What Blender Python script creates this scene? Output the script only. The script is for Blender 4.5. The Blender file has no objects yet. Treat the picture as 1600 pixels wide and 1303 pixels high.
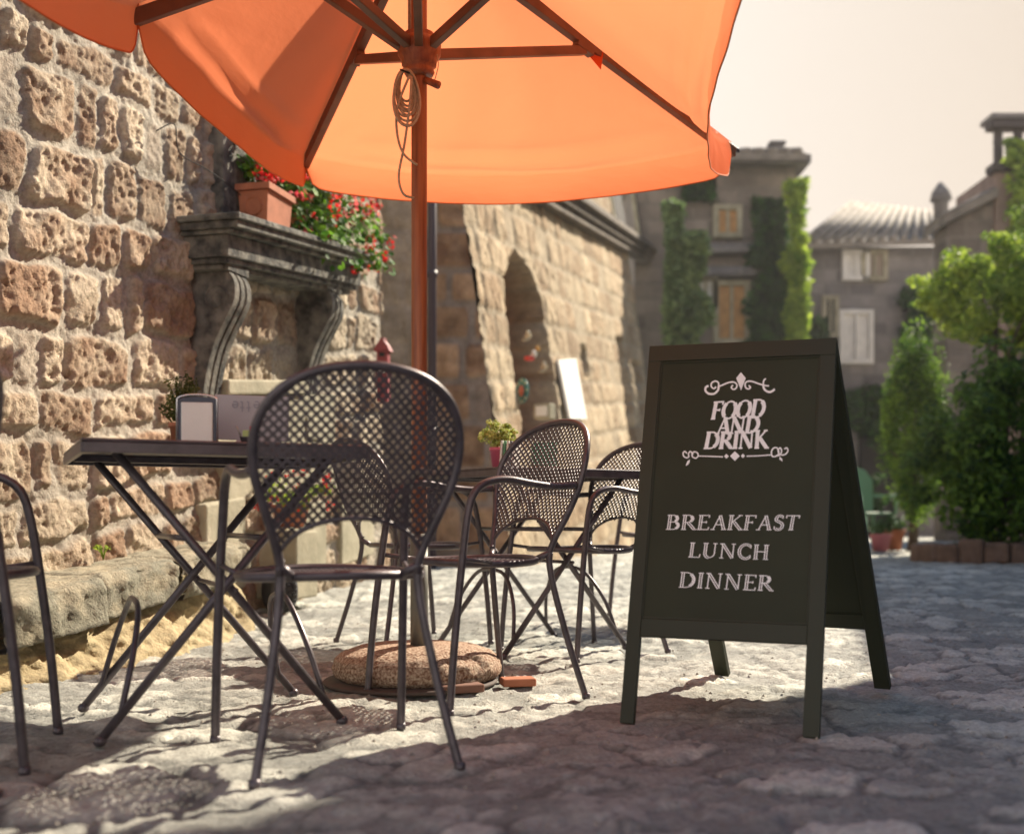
import bpy, math, random
import numpy as np
from mathutils import Vector, Matrix
random.seed(7); RS = np.random.RandomState(7)
SC = bpy.context.scene
COL = SC.collection
R = math.radians

# ------------------------------------------------------------------ camera, light, exposure
F = 1750.0; HOR = 810.0; CAMH = 0.55          # focal length in photo pixels, eye level row, eye height
cam_d = bpy.data.cameras.new('camera'); cam = bpy.data.objects.new('camera', cam_d); COL.objects.link(cam)
cam.location = (0, 0, CAMH); cam.rotation_euler = (R(90), 0, 0)
cam_d.sensor_width = 36; cam_d.lens = 36 * F / 1600
cam_d.shift_y = (HOR - 651.5) / 1600
cam_d.clip_start = 0.05; cam_d.clip_end = 2000
cam_d.dof.use_dof = True; cam_d.dof.focus_distance = 3.75; cam_d.dof.aperture_fstop = 1.9
SC.camera = cam

SUN_EL = 38.0; SUN_AZ = 44.5                  # azimuth from +Y towards +X
sdir = Vector((math.sin(R(SUN_AZ)) * math.cos(R(SUN_EL)), math.cos(R(SUN_AZ)) * math.cos(R(SUN_EL)), math.sin(R(SUN_EL))))
sl = bpy.data.lights.new('sun', 'SUN'); sl.energy = 5.0; sl.angle = R(0.6); sl.color = (1.0, 0.88, 0.70)
so = bpy.data.objects.new('sun', sl); COL.objects.link(so); so.rotation_euler = (-sdir).to_track_quat('-Z', 'Y').to_euler()
so.location = sdir * 30

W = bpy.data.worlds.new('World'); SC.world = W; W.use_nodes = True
nt = W.node_tree; nt.nodes.clear()
def N(tree, t, **kw):
    n = tree.nodes.new(t)
    for k, v in kw.items(): setattr(n, k, v)
    return n
tint = N(nt, 'ShaderNodeVectorMath', operation='MULTIPLY'); tint.inputs[1].default_value = (.36, .64, .84)
wo = N(nt, 'ShaderNodeOutputWorld'); bg = N(nt, 'ShaderNodeBackground'); sky = N(nt, 'ShaderNodeTexSky', sky_type='NISHITA')
sky.sun_disc = False; sky.sun_elevation = R(SUN_EL); sky.sun_rotation = R(SUN_AZ); sky.dust_density = 0.6; sky.air_density = 1.6; sky.ozone_density = 2.0
tc = N(nt, 'ShaderNodeTexCoord'); sx = N(nt, 'ShaderNodeSeparateXYZ')
nt.links.new(tc.outputs['Generated'], sx.inputs[0])
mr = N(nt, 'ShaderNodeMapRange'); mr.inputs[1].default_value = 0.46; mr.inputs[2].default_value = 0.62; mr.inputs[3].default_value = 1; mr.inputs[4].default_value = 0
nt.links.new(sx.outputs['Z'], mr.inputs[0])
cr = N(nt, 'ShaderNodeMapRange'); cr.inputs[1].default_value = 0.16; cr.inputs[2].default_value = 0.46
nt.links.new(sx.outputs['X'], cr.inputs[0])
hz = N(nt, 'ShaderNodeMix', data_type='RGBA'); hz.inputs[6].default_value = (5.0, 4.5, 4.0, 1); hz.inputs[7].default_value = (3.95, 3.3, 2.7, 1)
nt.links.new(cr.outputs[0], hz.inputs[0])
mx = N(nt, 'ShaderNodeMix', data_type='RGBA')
nt.links.new(mr.outputs[0], mx.inputs[0]); nt.links.new(sky.outputs[0], tint.inputs[0]); nt.links.new(tint.outputs[0], mx.inputs[6]); bk = N(nt, 'ShaderNodeMapRange'); bk.inputs[1].default_value = 0.0; bk.inputs[2].default_value = -0.8; bk.inputs[3].default_value = 1.0; bk.inputs[4].default_value = 1.5  # bk: added brightening of the unseen horizon behind the camera, lights the board front
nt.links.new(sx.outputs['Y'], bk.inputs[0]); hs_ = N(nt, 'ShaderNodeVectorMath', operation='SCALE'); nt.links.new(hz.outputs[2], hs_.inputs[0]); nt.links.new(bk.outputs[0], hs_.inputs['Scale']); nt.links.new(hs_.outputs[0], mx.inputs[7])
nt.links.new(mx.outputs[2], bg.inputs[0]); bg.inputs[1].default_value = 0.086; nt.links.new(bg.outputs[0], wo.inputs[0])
SC.view_settings.view_transform = 'Standard'; SC.view_settings.look = 'None'; SC.view_settings.gamma = 1; SC.view_settings.exposure = 1.2
SC.cycles.use_denoising = True
SC.cycles.max_bounces = 8; SC.cycles.transparent_max_bounces = 8

# ------------------------------------------------------------------ helpers
def V(px, py, d): return Vector(((px - 800) / F * d, d, CAMH + (HOR - py) / F * d))
def smooth(a, b, x):
    t = np.clip((x - a) / (b - a), 0, 1); return t * t * (3 - 2 * t)
_tab = RS.rand(256, 256)
def vn(x, y, s=0):
    x = np.asarray(x, float) + s * 37.13; y = np.asarray(y, float) + s * 91.7
    xi = np.floor(x).astype(int); yi = np.floor(y).astype(int); fx = x - xi; fy = y - yi
    fx = fx * fx * (3 - 2 * fx); fy = fy * fy * (3 - 2 * fy)
    g = lambda a, b: _tab[a & 255, b & 255]
    return (g(xi, yi) * (1 - fx) + g(xi + 1, yi) * fx) * (1 - fy) + (g(xi, yi + 1) * (1 - fx) + g(xi + 1, yi + 1) * fx) * fy
def fbm(x, y, s=0, o=4):
    r = 0; a = .5; t = 0
    for i in range(o):
        r = r + a * vn(x * 2 ** i, y * 2 ** i, s + i * 3); t += a; a *= .5
    return r / t
def ground_z(x, y):
    return float(smooth(4.2, 8.6, y) * .17)

class MB:
    def __init__(s): s.v = []; s.f = []; s.sm = []
    def add(s, vs, fs, sm=False):
        b = len(s.v); s.v += [tuple(v) for v in vs]; s.f += [tuple(b + i for i in f) for f in fs]; s.sm += [sm] * len(fs)
    def hexa(s, p):      # 8 points: bottom 4 ccw, top 4 ccw
        s.add(p, [(0, 3, 2, 1), (4, 5, 6, 7), (0, 1, 5, 4), (1, 2, 6, 5), (2, 3, 7, 6), (3, 0, 4, 7)])
    def box(s, c, sz, rz=0, M=None):
        x, y, z = [a / 2 for a in sz]; c = Vector(c); m = Matrix.Rotation(rz, 3, 'Z')
        P = [Vector(q) for q in ((-x, -y, -z), (x, -y, -z), (x, y, -z), (-x, y, -z), (-x, -y, z), (x, -y, z), (x, y, z), (-x, y, z))]
        P = [m @ p + c for p in P]
        if M: P = [M @ p for p in P]
        s.hexa(P)
    def bbox(s, c, sz, b=.005, rz=0, M=None):  # bevelled box
        x, y, z = [a / 2 for a in sz]; c = Vector(c); m = Matrix.Rotation(rz, 3, 'Z')
        rings = []
        for zz, k in ((-z, b), (-z + b, 0), (z - b, 0), (z, b)):
            X = x - k; Y = y - k; e = b
            rings.append([(-X + e, -Y, zz), (X - e, -Y, zz), (X, -Y + e, zz), (X, Y - e, zz), (X - e, Y, zz), (-X + e, Y, zz), (-X, Y - e, zz), (-X, -Y + e, zz)])
        P = [m @ Vector(q) + c for r in rings for q in r]
        if M: P = [M @ p for p in P]
        fs = [tuple(range(7, -1, -1)), tuple(range(24, 32))]
        for r in range(3):
            for i in range(8):
                j = (i + 1) % 8; fs.append((r * 8 + i, r * 8 + j, r * 8 + 8 + j, r * 8 + 8 + i))
        s.add(P, fs)
    def tube(s, pts, r, n=8, cap=True, closed=False):
        pts = [Vector(p) for p in pts]; L = len(pts)
        rs = r if isinstance(r, (list, tuple)) else [r] * L
        up = None; rings = []
        for i, p in enumerate(pts):
            if closed: t = (pts[(i + 1) % L] - pts[i - 1])
            else: t = pts[min(i + 1, L - 1)] - pts[max(i - 1, 0)]
            t = t.normalized() if t.length > 1e-9 else Vector((0, 0, 1))
            if up is None:
                a = Vector((0, 0, 1)) if abs(t.z) < .9 else Vector((1, 0, 0)); up = (a - t * a.dot(t)).normalized()
            else:
                up = (up - t * up.dot(t)); up = up.normalized() if up.length > 1e-6 else Vector((1, 0, 0))
            w = t.cross(up)
            rings.append([p + (up * math.cos(k * 2 * math.pi / n) + w * math.sin(k * 2 * math.pi / n)) * rs[i] for k in range(n)])
        vs = [v for q in rings for v in q]; fs = []
        for i in range(L if closed else L - 1):
            j = (i + 1) % L
            for k in range(n):
                l = (k + 1) % n; fs.append((i * n + k, i * n + l, j * n + l, j * n + k))
        if cap and not closed: fs += [tuple(range(n - 1, -1, -1)), tuple((L - 1) * n + k for k in range(n))]
        s.add(vs, fs, True)
    def lathe(s, prof, c=(0, 0, 0), n=32, fn=None):
        vs = []; fs = []; c = Vector(c)
        for (r, z) in prof:
            for k in range(n):
                a = 2 * math.pi * k / n; rr = r * (fn(a, z) if fn else 1); vs.append(Vector((rr * math.cos(a), rr * math.sin(a), z)) + c)
        for i in range(len(prof) - 1):
            for k in range(n):
                l = (k + 1) % n; fs.append((i * n + k, i * n + l, (i + 1) * n + l, (i + 1) * n + k))
        fs += [tuple(range(n - 1, -1, -1)), tuple((len(prof) - 1) * n + k for k in range(n))]
        s.add(vs, fs, True)
    def prism(s, poly, a, b):   # poly: list of Vector at one side, offset vector b-a
        n = len(poly); P = [Vector(p) + a for p in poly] + [Vector(p) + b for p in poly]
        s.add(P, [tuple(range(n - 1, -1, -1)), tuple(range(n, 2 * n))] + [(i, (i + 1) % n, n + (i + 1) % n, n + i) for i in range(n)])
    def build(s, name, mat, parent=None, bevel=0):
        me = bpy.data.meshes.new(name); me.from_pydata(s.v, [], s.f)
        me.polygons.foreach_set('use_smooth', s.sm); me.materials.append(mat); me.update()
        o = bpy.data.objects.new(name, me); COL.objects.link(o)
        if parent: o.parent = parent
        if bevel:
            m = o.modifiers.new('bevel', 'BEVEL'); m.width = bevel; m.segments = 2; m.limit_method = 'ANGLE'
        return o

def crom(pts, k=6, closed=False):
    P = [Vector(p) for p in pts]; n = len(P); out = []
    for i in range(n if closed else n - 1):
        if closed: a, b, c, d = P[i - 1], P[i], P[(i + 1) % n], P[(i + 2) % n]
        else: a, b, c, d = P[max(i - 1, 0)], P[i], P[i + 1], P[min(i + 2, n - 1)]
        for j in range(k):
            t = j / k; out.append(.5 * ((2 * b) + (c - a) * t + (2 * a - 5 * b + 4 * c - d) * t * t + (3 * b - a - 3 * c + d) * t ** 3))
    if not closed: out.append(P[-1])
    return out
def tag(o, label=None, cat=None, group=None, kind=None):
    if label: o['label'] = label
    if cat: o['category'] = cat
    if group: o['group'] = group
    if kind: o['kind'] = kind
    return o
def empty(name, loc=(0, 0, 0), rz=0, label=None, cat=None, group=None):
    o = bpy.data.objects.new(name, None); COL.objects.link(o); o.location = loc; o.rotation_euler = (0, 0, rz); o.empty_display_size = .1
    return tag(o, label, cat, group)
def copy_tree(o, parent=None):
    c = o.copy(); COL.objects.link(c); c.parent = parent
    for ch in list(o.children): copy_tree(ch, c)
    return c

# ------------------------------------------------------------------ materials
def mat(name, col, rough=.6, metal=0, var=.0, vscale=6, bump=0, bscale=40, spec=.5, col2=None, stretch=None, attr=None, detail=6):
    m = bpy.data.materials.new(name); m.use_nodes = True; t = m.node_tree; b = t.nodes['Principled BSDF']
    b.inputs['Roughness'].default_value = rough; b.inputs['Metallic'].default_value = metal; b.inputs['Specular IOR Level'].default_value = spec
    c = N(t, 'ShaderNodeTexCoord'); mp = N(t, 'ShaderNodeMapping'); t.links.new(c.outputs['Object'], mp.inputs[0])
    if stretch: mp.inputs['Scale'].default_value = stretch
    if attr:
        a = N(t, 'ShaderNodeAttribute', attribute_name=attr); base = a.outputs['Color']
    else:
        n = N(t, 'ShaderNodeTexNoise'); n.inputs['Scale'].default_value = vscale; n.inputs['Detail'].default_value = detail; t.links.new(mp.outputs[0], n.inputs['Vector'])
        c2 = col2 or tuple(x * (1 - var) for x in col)
        rp = N(t, 'ShaderNodeValToRGB'); rp.color_ramp.elements[0].position = .35; rp.color_ramp.elements[1].position = .65
        rp.color_ramp.elements[0].color = (*c2, 1); rp.color_ramp.elements[1].color = (*col, 1); t.links.new(n.outputs[0], rp.inputs[0]); base = rp.outputs[0]
    if attr:
        n3 = N(t, 'ShaderNodeTexNoise'); n3.inputs['Scale'].default_value = vscale; n3.inputs['Detail'].default_value = 8; n3.inputs['Roughness'].default_value = .7; t.links.new(mp.outputs[0], n3.inputs['Vector'])
        r3 = N(t, 'ShaderNodeMapRange'); r3.inputs[1].default_value = .3; r3.inputs[2].default_value = .7; r3.inputs[3].default_value = 1 - var; r3.inputs[4].default_value = 1 + var; t.links.new(n3.outputs[0], r3.inputs[0])
        mm = N(t, 'ShaderNodeVectorMath', operation='SCALE'); t.links.new(base, mm.inputs[0]); t.links.new(r3.outputs[0], mm.inputs['Scale']); base = mm.outputs[0]
    t.links.new(base, b.inputs['Base Color'])
    if bump:
        n2 = N(t, 'ShaderNodeTexNoise'); n2.inputs['Scale'].default_value = bscale; n2.inputs['Detail'].default_value = 8; n2.inputs['Roughness'].default_value = .65; t.links.new(mp.outputs[0], n2.inputs['Vector'])
        bp = N(t, 'ShaderNodeBump'); bp.inputs['Strength'].default_value = 1; bp.inputs['Distance'].default_value = bump; t.links.new(n2.outputs[0], bp.inputs['Height']); t.links.new(bp.outputs[0], b.inputs['Normal'])
    return m
def leaf_mat(name, c1, c2, tr=.45, scale=7):
    m = bpy.data.materials.new(name); m.use_nodes = True; t = m.node_tree; b = t.nodes['Principled BSDF']; out = t.nodes['Material Output']
    g = N(t, 'ShaderNodeNewGeometry'); n = N(t, 'ShaderNodeTexNoise'); n.inputs['Scale'].default_value = scale; n.inputs['Detail'].default_value = 3; t.links.new(g.outputs['Position'], n.inputs['Vector'])
    ad = N(t, 'ShaderNodeMath', operation='ADD'); t.links.new(n.outputs[0], ad.inputs[0]); ml = N(t, 'ShaderNodeMath', operation='MULTIPLY_ADD'); t.links.new(g.outputs['Random Per Island'], ml.inputs[0]); ml.inputs[1].default_value = .5; ml.inputs[2].default_value = -.25; t.links.new(ml.outputs[0], ad.inputs[1])
    rp = N(t, 'ShaderNodeValToRGB'); rp.color_ramp.elements[0].position = .25; rp.color_ramp.elements[1].position = .75
    rp.color_ramp.elements[0].color = (*c1, 1); rp.color_ramp.elements[1].color = (*c2, 1); t.links.new(ad.outputs[0], rp.inputs[0])
    t.links.new(rp.outputs[0], b.inputs['Base Color']); b.inputs['Roughness'].default_value = .6; b.inputs['Specular IOR Level'].default_value = .25
    tl = N(t, 'ShaderNodeBsdfTranslucent'); t.links.new(rp.outputs[0], tl.inputs[0]); mx = N(t, 'ShaderNodeMixShader'); mx.inputs[0].default_value = tr
    t.links.new(b.outputs[0], mx.inputs[1]); t.links.new(tl.outputs[0], mx.inputs[2]); t.links.new(mx.outputs[0], out.inputs[0])
    return m
M_metal = mat('dark_paint', (.105, .088, .100), .36, .3, .35, 30, .0004, 220, .6)
M_metal2 = mat('bare_metal', (.42, .42, .40), .35, .9, .2, 20)
M_wood = mat('varnished_wood', (.36, .125, .04), .35, 0, 0, 5, .0006, 60, .5, col2=(.20, .055, .018), stretch=(14, 14, .8))
M_wood2 = mat('umbrella_rib_wood', (.20, .085, .04), .5, 0, .4, 8, .0005, 60)
M_graystone = mat('grey_basalt', (.23, .22, .19), .9, 0, 0, 14, .016, 38, .25, col2=(.055, .056, .055), detail=9)
M_palestone = mat('pale_dressed_stone', (.42, .38, .28), .85, 0, 0, 5, .006, 30, .3, col2=(.27, .25, .18))
M_wall = mat('tufa_rubble', (1, 1, 1), .92, 0, .34, 40, .010, 90, .2, attr='Col')
M_wall2 = mat('tufa_blocks', (1, 1, 1), .92, 0, .30, 9, .02, 14, .2, attr='Col')
M_ground = mat('street_stone', (1, 1, 1), .75, 0, .34, 60, .010, 130, .4, attr='Col')
M_terra = mat('terracotta', (.46, .17, .09), .75, 0, .25, 12, .001, 60, .3)
M_board = mat('dark_olive_paint', (.030, .035, .019), .55, 0, .12, 3, .0003, 300, .4)
M_board2 = mat('blackboard_panel', (.040, .046, .028), .6, 0, .2, 2.5, .0002, 260, .2, col2=(.031, .036, .022))
M_chalk = mat('white_chalk_paint', (.95, .95, .96), .6, 0, .06, 90, 0, 10, .3)
M_rope = mat('pale_rope', (.55, .46, .31), .8, 0, .3, 90, .001, 300)
M_white = mat('white_paint', (.80, .78, .74), .6, 0, .08, 8)
M_paper = mat('white_paper', (.78, .77, .75), .7, 0, .06, 12, .002, 14)
M_black = mat('dark_interior', (.025, .022, .022), .9)
M_red = mat('faded_red_paint', (.30, .05, .06), .55, 0, .3, 30, .002, 60)
M_base = mat('speckled_concrete', (.58, .45, .34), .85, 0, 0, 120, .012, 90, .3, col2=(.20, .10, .06), detail=2)
M_leafA = leaf_mat('geranium_leaves', (.03, .11, .012), (.16, .32, .03))
M_leafD = leaf_mat('dark_foliage', (.012, .04, .012), (.06, .14, .03), .3, 3)
M_leafY = leaf_mat('sunlit_foliage', (.14, .25, .025), (.46, .58, .08), .5, 3)
M_leafO = leaf_mat('olive_foliage', (.03, .055, .015), (.17, .19, .05), .35, 18)
M_petal = leaf_mat('red_petals', (.55, .01, .015), (.85, .06, .05), .4, 20)
M_pink = leaf_mat('pink_petals', (.65, .06, .10), (.85, .25, .22), .4, 20)

# ------------------------------------------------------------------ height-field surfaces
def grid_obj(name, P, C, m, parent=None, keep=None):
    a, b = P.shape[:2]; n = a * b
    idx = np.arange(n).reshape(a, b)
    q = np.stack([idx[:-1, :-1], idx[1:, :-1], idx[1:, 1:], idx[:-1, 1:]], -1).reshape(-1, 4)
    if keep is not None: q = q[keep.reshape(-1)]
    me = bpy.data.meshes.new(name); me.vertices.add(n); me.vertices.foreach_set('co', P.reshape(-1).astype(np.float32))
    k = len(q); me.loops.add(k * 4); me.loops.foreach_set('vertex_index', q.reshape(-1).astype(np.int32))
    me.polygons.add(k); me.polygons.foreach_set('loop_start', np.arange(0, k * 4, 4, dtype=np.int32))
    me.update(); me.validate()
    ca = me.color_attributes.new('Col', 'FLOAT_COLOR', 'POINT'); c4 = np.ones((n, 4), np.float32); c4[:, :3] = C.reshape(-1, 3); ca.data.foreach_set('color', c4.reshape(-1))
    me.polygons.foreach_set('use_smooth', np.ones(len(me.polygons), bool)); me.materials.append(m)
    o = bpy.data.objects.new(name, me); COL.objects.link(o)
    if parent: o.parent = parent
    return o
def stonework(U, Z, rowh, colw, gap, warp, wf, seed, skip=.1):
    """rounded irregular stones: returns mask 0..1, stone id random values (3)"""
    rs = np.random.RandomState(seed)
    u = U + (fbm(U * wf, Z * wf, seed) - .5) * warp * 2; z = Z + (fbm(U * wf, Z * wf, seed + 50) - .5) * warp * 2
    z0 = Z.min() - 1; rows = [z0]
    while rows[-1] < Z.max() + 1: rows.append(rows[-1] + rs.uniform(*rowh))
    rows = np.array(rows); ri = np.clip(np.searchsorted(rows, z) - 1, 0, len(rows) - 2)
    mask = np.zeros_like(U); ids = np.zeros(U.shape + (4,)); sdist = np.ones_like(U)
    for r in range(len(rows) - 1):
        s = ri == r
        cols = [U.min() - 1 - rs.rand() * .3]
        while cols[-1] < U.max() + 1: cols.append(cols[-1] + rs.uniform(*colw))
        cols = np.array(cols); nC = len(cols); rnd = rs.rand(nC, 4); jit = (rs.rand(nC, 2) - .5)
        if not s.any(): continue
        us = u[s]; zs = z[s]; ci = np.clip(np.searchsorted(cols, us) - 1, 0, nC - 2)
        a = (cols[ci + 1] - cols[ci]) / 2; b = (rows[r + 1] - rows[r]) / 2
        g = gap * (.5 + rnd[ci, 3])
        pu = us - (cols[ci] + cols[ci + 1]) / 2; pz = zs - (rows[r] + rows[r + 1]) / 2
        rad = np.minimum(a, b) * .38
        qx = np.abs(pu) - (a - g - rad); qz = np.abs(pz) - (b - g - rad)
        sd = np.sqrt(np.maximum(qx, 0) ** 2 + np.maximum(qz, 0) ** 2) + np.minimum(np.maximum(qx, qz), 0) - rad
        m = smooth(0, .022, -sd); m = np.where(rnd[ci, 2] < skip, m * .25, m)
        mask[s] = m; ids[s] = rnd[ci]; sdist[s] = sd
    return mask, ids, sdist
def stone_colour(mask, ids, U, Z, seed, stone, dark, mortar):
    s = np.array(stone); d = np.array(dark); mo = np.array(mortar)
    k = np.clip(ids[..., 0] ** 1.3 + (fbm(U * 9, Z * 9, seed + 9) - .5) * 1.6, 0, 1)[..., None]
    c = s * (1 - k) + d * k
    c = c * (.85 + .3 * ids[..., 1][..., None])
    m3 = mo * (.8 + .4 * fbm(U * 14, Z * 14, seed + 4)[..., None])
    mm = mask[..., None]
    return np.clip(m3 * (1 - mm) + c * mm, .01, .8)

# ---- wall 1 (left, close)
K = .113                                    # courses rise along the street, the ground falls away
A1 = Vector((-1.85, 4.4)); u1 = Vector((.2527, .9676)).normalized(); n1 = Vector((u1.y, -u1.x))
def W1(t, off, z): return Vector((A1.x + u1.x * t + n1.x * off, A1.y + u1.y * t + n1.y * off, z))
bld1 = empty('stone_house', W1(0, 0, 0), 0, 'close sunlit rubble stone house front on the left, with geranium window above a dark mantel', 'house')
t = np.concatenate([np.arange(-1.4, -.5, .03), np.arange(-.5, 3.75, .0085)]); z = np.concatenate([np.arange(-.15, 2.9, .0085), np.arange(2.9, 5.6, .04)])
T, Z = np.meshgrid(t, z, indexing='ij'); Zl = Z - K * T
m_, ids, sd = stonework(T, Zl, (.17, .33), (.12, .46), .013, .045, 4, 3, .08)
hs = m_ * (.016 + .022 * ids[..., 1]) + .02 * (fbm(T * 7, Z * 7, 5) - .5) * 2
hs += m_ * ((fbm(T * 9, Z * 9, 51, 5) - .5) * .038 - np.abs(fbm(T * 24, Z * 20, 58, 4) - .5) * .045)
pit = smooth(.60, .72, fbm(T * 60, Z * 44, 8, 3)) * smooth(.38, .6, fbm(T * 5, Z * 5, 70, 2)); pit2 = smooth(.55, .75, vn(T * 85, Z * 70, 12))
hs -= m_ * (pit * .007 + pit2 * .004); hs += (1 - m_) * (fbm(T * 45, Z * 45, 13, 3) - .5) * .016
hs += (fbm(T * 1.2, Z * 1.2, 15) - .5) * .05
hs += smooth(.9, .1, Zl) * .05
win = (T > 1.60) & (T < 2.55) & (Z > 2.16) & (Z < 3.5)
hs = np.where(win, -.22, hs)
endr = smooth(3.62, 3.745, T); hs -= endr * .10 * (0.4 + fbm(Z * 6, T * 0, 3))
P = np.stack([A1.x + u1.x * T + n1.x * hs, A1.y + u1.y * T + n1.y * hs, Z], -1)
Cc = stone_colour(m_, ids, T, Z, 3, (.55, .455, .325), (.32, .20, .12), (.40, .36, .295))
Cc *= (1 - .25 * (m_ * pit))[..., None]
Cc *= (.80 + .42 * fbm(T * .9, Z * 1.1, 88, 4) - .18 * smooth(.45, .7, fbm(T * 1.6, Z * 1.0, 99, 4)))[..., None] * np.array((1, .99, .97)); Cc = Cc * .85 + Cc.mean(-1, keepdims=True) * .15
P0 = P - np.array(bld1.location)
grid_obj('wall', P0, Cc, M_wall, bld1)
mb = MB()  # solid behind and end of the wall
pts = [W1(-1.4, -.3, -.2), W1(3.70, -.3, -.2), W1(3.70, -.12, -.2), W1(3.2, -.28, -.2)]
b0 = [W1(-1.4, -.28, 0), W1(3.68, -.28, 0), W1(3.68, -2.4, 0), W1(-1.4, -2.4, 0)]
mb.hexa([p - bld1.location + Vector((0, 0, -.2)) for p in b0] + [p - bld1.location + Vector((0, 0, 5.6)) for p in b0]); mb.build('rear_masonry', M_palestone, bld1)
e = MB()
e.hexa([W1(3.60, -.3, -.2) - bld1.location, W1(3.735, -.3, -.2) - bld1.location, W1(3.735, -.085, -.2) - bld1.location, W1(3.60, -.085, -.2) - bld1.location] +
       [W1(3.60, -.3, 5.6) - bld1.location, W1(3.735, -.3, 5.6) - bld1.location, W1(3.735, -.085, 5.6) - bld1.location, W1(3.60, -.085, 5.6) - bld1.location]); e.build('corner_stone', M_palestone, bld1)
L1 = bld1.location
def slab(mbx, t0, t1, o0, o1, z0, z1, kk=K, org=L1):
    """block on wall 1; heights given at t0 and rising with K"""
    dz = (t1 - t0) * kk
    q = [W1(t0, o0, z0), W1(t0, o1, z0), W1(t1, o1, z0 + dz), W1(t1, o0, z0 + dz), W1(t0, o0, z1), W1(t0, o1, z1), W1(t1, o1, z1 + dz), W1(t1, o0, z1 + dz)]
    mbx.hexa([p - org for p in q])
# window jamb, frame, dark pane
b = MB(); slab(b, 1.29, 1.60, -.03, .075, 2.02, 3.5); b.build('window_jamb', M_graystone, bld1, .008)
b = MB(); slab(b, 2.55, 2.85, -.03, .06, 2.17, 3.5); b.build('window_jamb', M_graystone, bld1, .008)
wf = MB()
for a, c in ((1.60, 1.66), (2.05, 2.10), (2.49, 2.55)): slab(wf, a, c, -.14, -.09, 2.16 + K * (a - 1.6), 3.5)
slab(wf, 1.60, 2.55, -.14, -.09, 2.16, 2.22); wfo = wf.build('window', mat('orange_window_wood', (.55, .24, .08), .5, 0, .3, 20), bld1, .004)
g = MB(); slab(g, 1.64, 2.52, -.19, -.17, 2.17, 3.5); g.build('pane', M_black, wfo)
# mantel shelf: stacked moulding
b = MB(); t0, t1 = .97, 2.74; zt = 1.99
for (o, za, zb, e_) in ((.335, -.03, .0, .0), (.315, -.065, -.028, .02), (.285, -.085, -.063, .04), (.245, -.19, -.083, .06), (.225, -.215, -.188, .08), (.19, -.24, -.213, .10)):
    slab(b, t0 + e_, t1 - e_, -.03, o, zt + za, zt + zb)
b.build('mantel_shelf', M_graystone, bld1, .006)
# scroll corbels
def corbel(tc, ztop, zbot):
    c = MB(); w = .085
    prof = []; pz = [(0, .20), (.05, .225), (.12, .235), (.20, .225), (.30, .185), (.45, .125), (.62, .085), (.82, .06), (1.0, .055)]
    H = ztop - zbot
    pp = crom([Vector((o, 0, ztop - s * H)) for s, o in pz], 5)
    for k in range(3):      # three raised bands with grooves between
        a = tc - w + k * w * 2 / 3 + (.008 if k else 0); bb = tc - w + (k + 1) * w * 2 / 3 - (.008 if k < 2 else 0)
        poly = [W1(a, -.03, ztop)] + [W1(a, p.x, p.z) for p in pp] + [W1(a, -.03, zbot)]
        dv = Vector((u1.x, u1.y, 0)) * (bb - a); c.prism([p - L1 for p in poly], Vector((0, 0, 0)), dv)
    poly = [W1(tc - w + .004, -.03, ztop)] + [W1(tc - w + .004, p.x - .022, p.z) for p in pp] + [W1(tc - w + .004, -.03, zbot)]
    c.prism([p - L1 for p in poly], Vector((0, 0, 0)), Vector((u1.x, u1.y, 0)) * (2 * w - .008))
    for s_ in (-1, 1):     # volute ring on the cheek
        cc = W1(tc + s_ * (w + .001), .13, ztop - .13) - L1; ring = [cc + Vector((n1.x, n1.y, 0)) * math.cos(a) * rr + Vector((0, 0, 1)) * math.sin(a) * rr for a, rr in [(i * .5, .07 - i * .0025) for i in range(22)]]
        c.tube(ring, .007, 6)
    slab(c, tc - w - .02, tc + w + .02, -.03, .21, ztop, ztop + .045, 0)
    return c.build('corbel', M_graystone, bld1, .004)
corbel(1.20, 1.75, .99); corbel(2.36, 1.89, 1.15)
b = MB(); slab(b, 1.30, 2.26, -.03, .10, 1.17, 1.25); slab(b, 1.32, 2.7, -.03, .07, .62, 1.168); slab(b, 1.1, 1.50, -.03, .09, .15, .618); slab(b, 1.66, 1.93, -.03, .30, .12, .485, 0); slab(b, 1.95, 2.5, -.03, .10, .20, .60); slab(b, 2.75, 3.3, -.03, .09, .25, .72)
b.build('dressed_block_panel', M_palestone, bld1, .012)
# corbel foot block
for q_ in ((1.08, 1.32, .86, .99), (2.26, 2.48, 1.02, 1.15)): b = MB(); slab(b, q_[0], q_[1], -.03, .085, q_[2], q_[3], 0); b.build('corbel_foot', M_palestone, bld1, .01)

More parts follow.
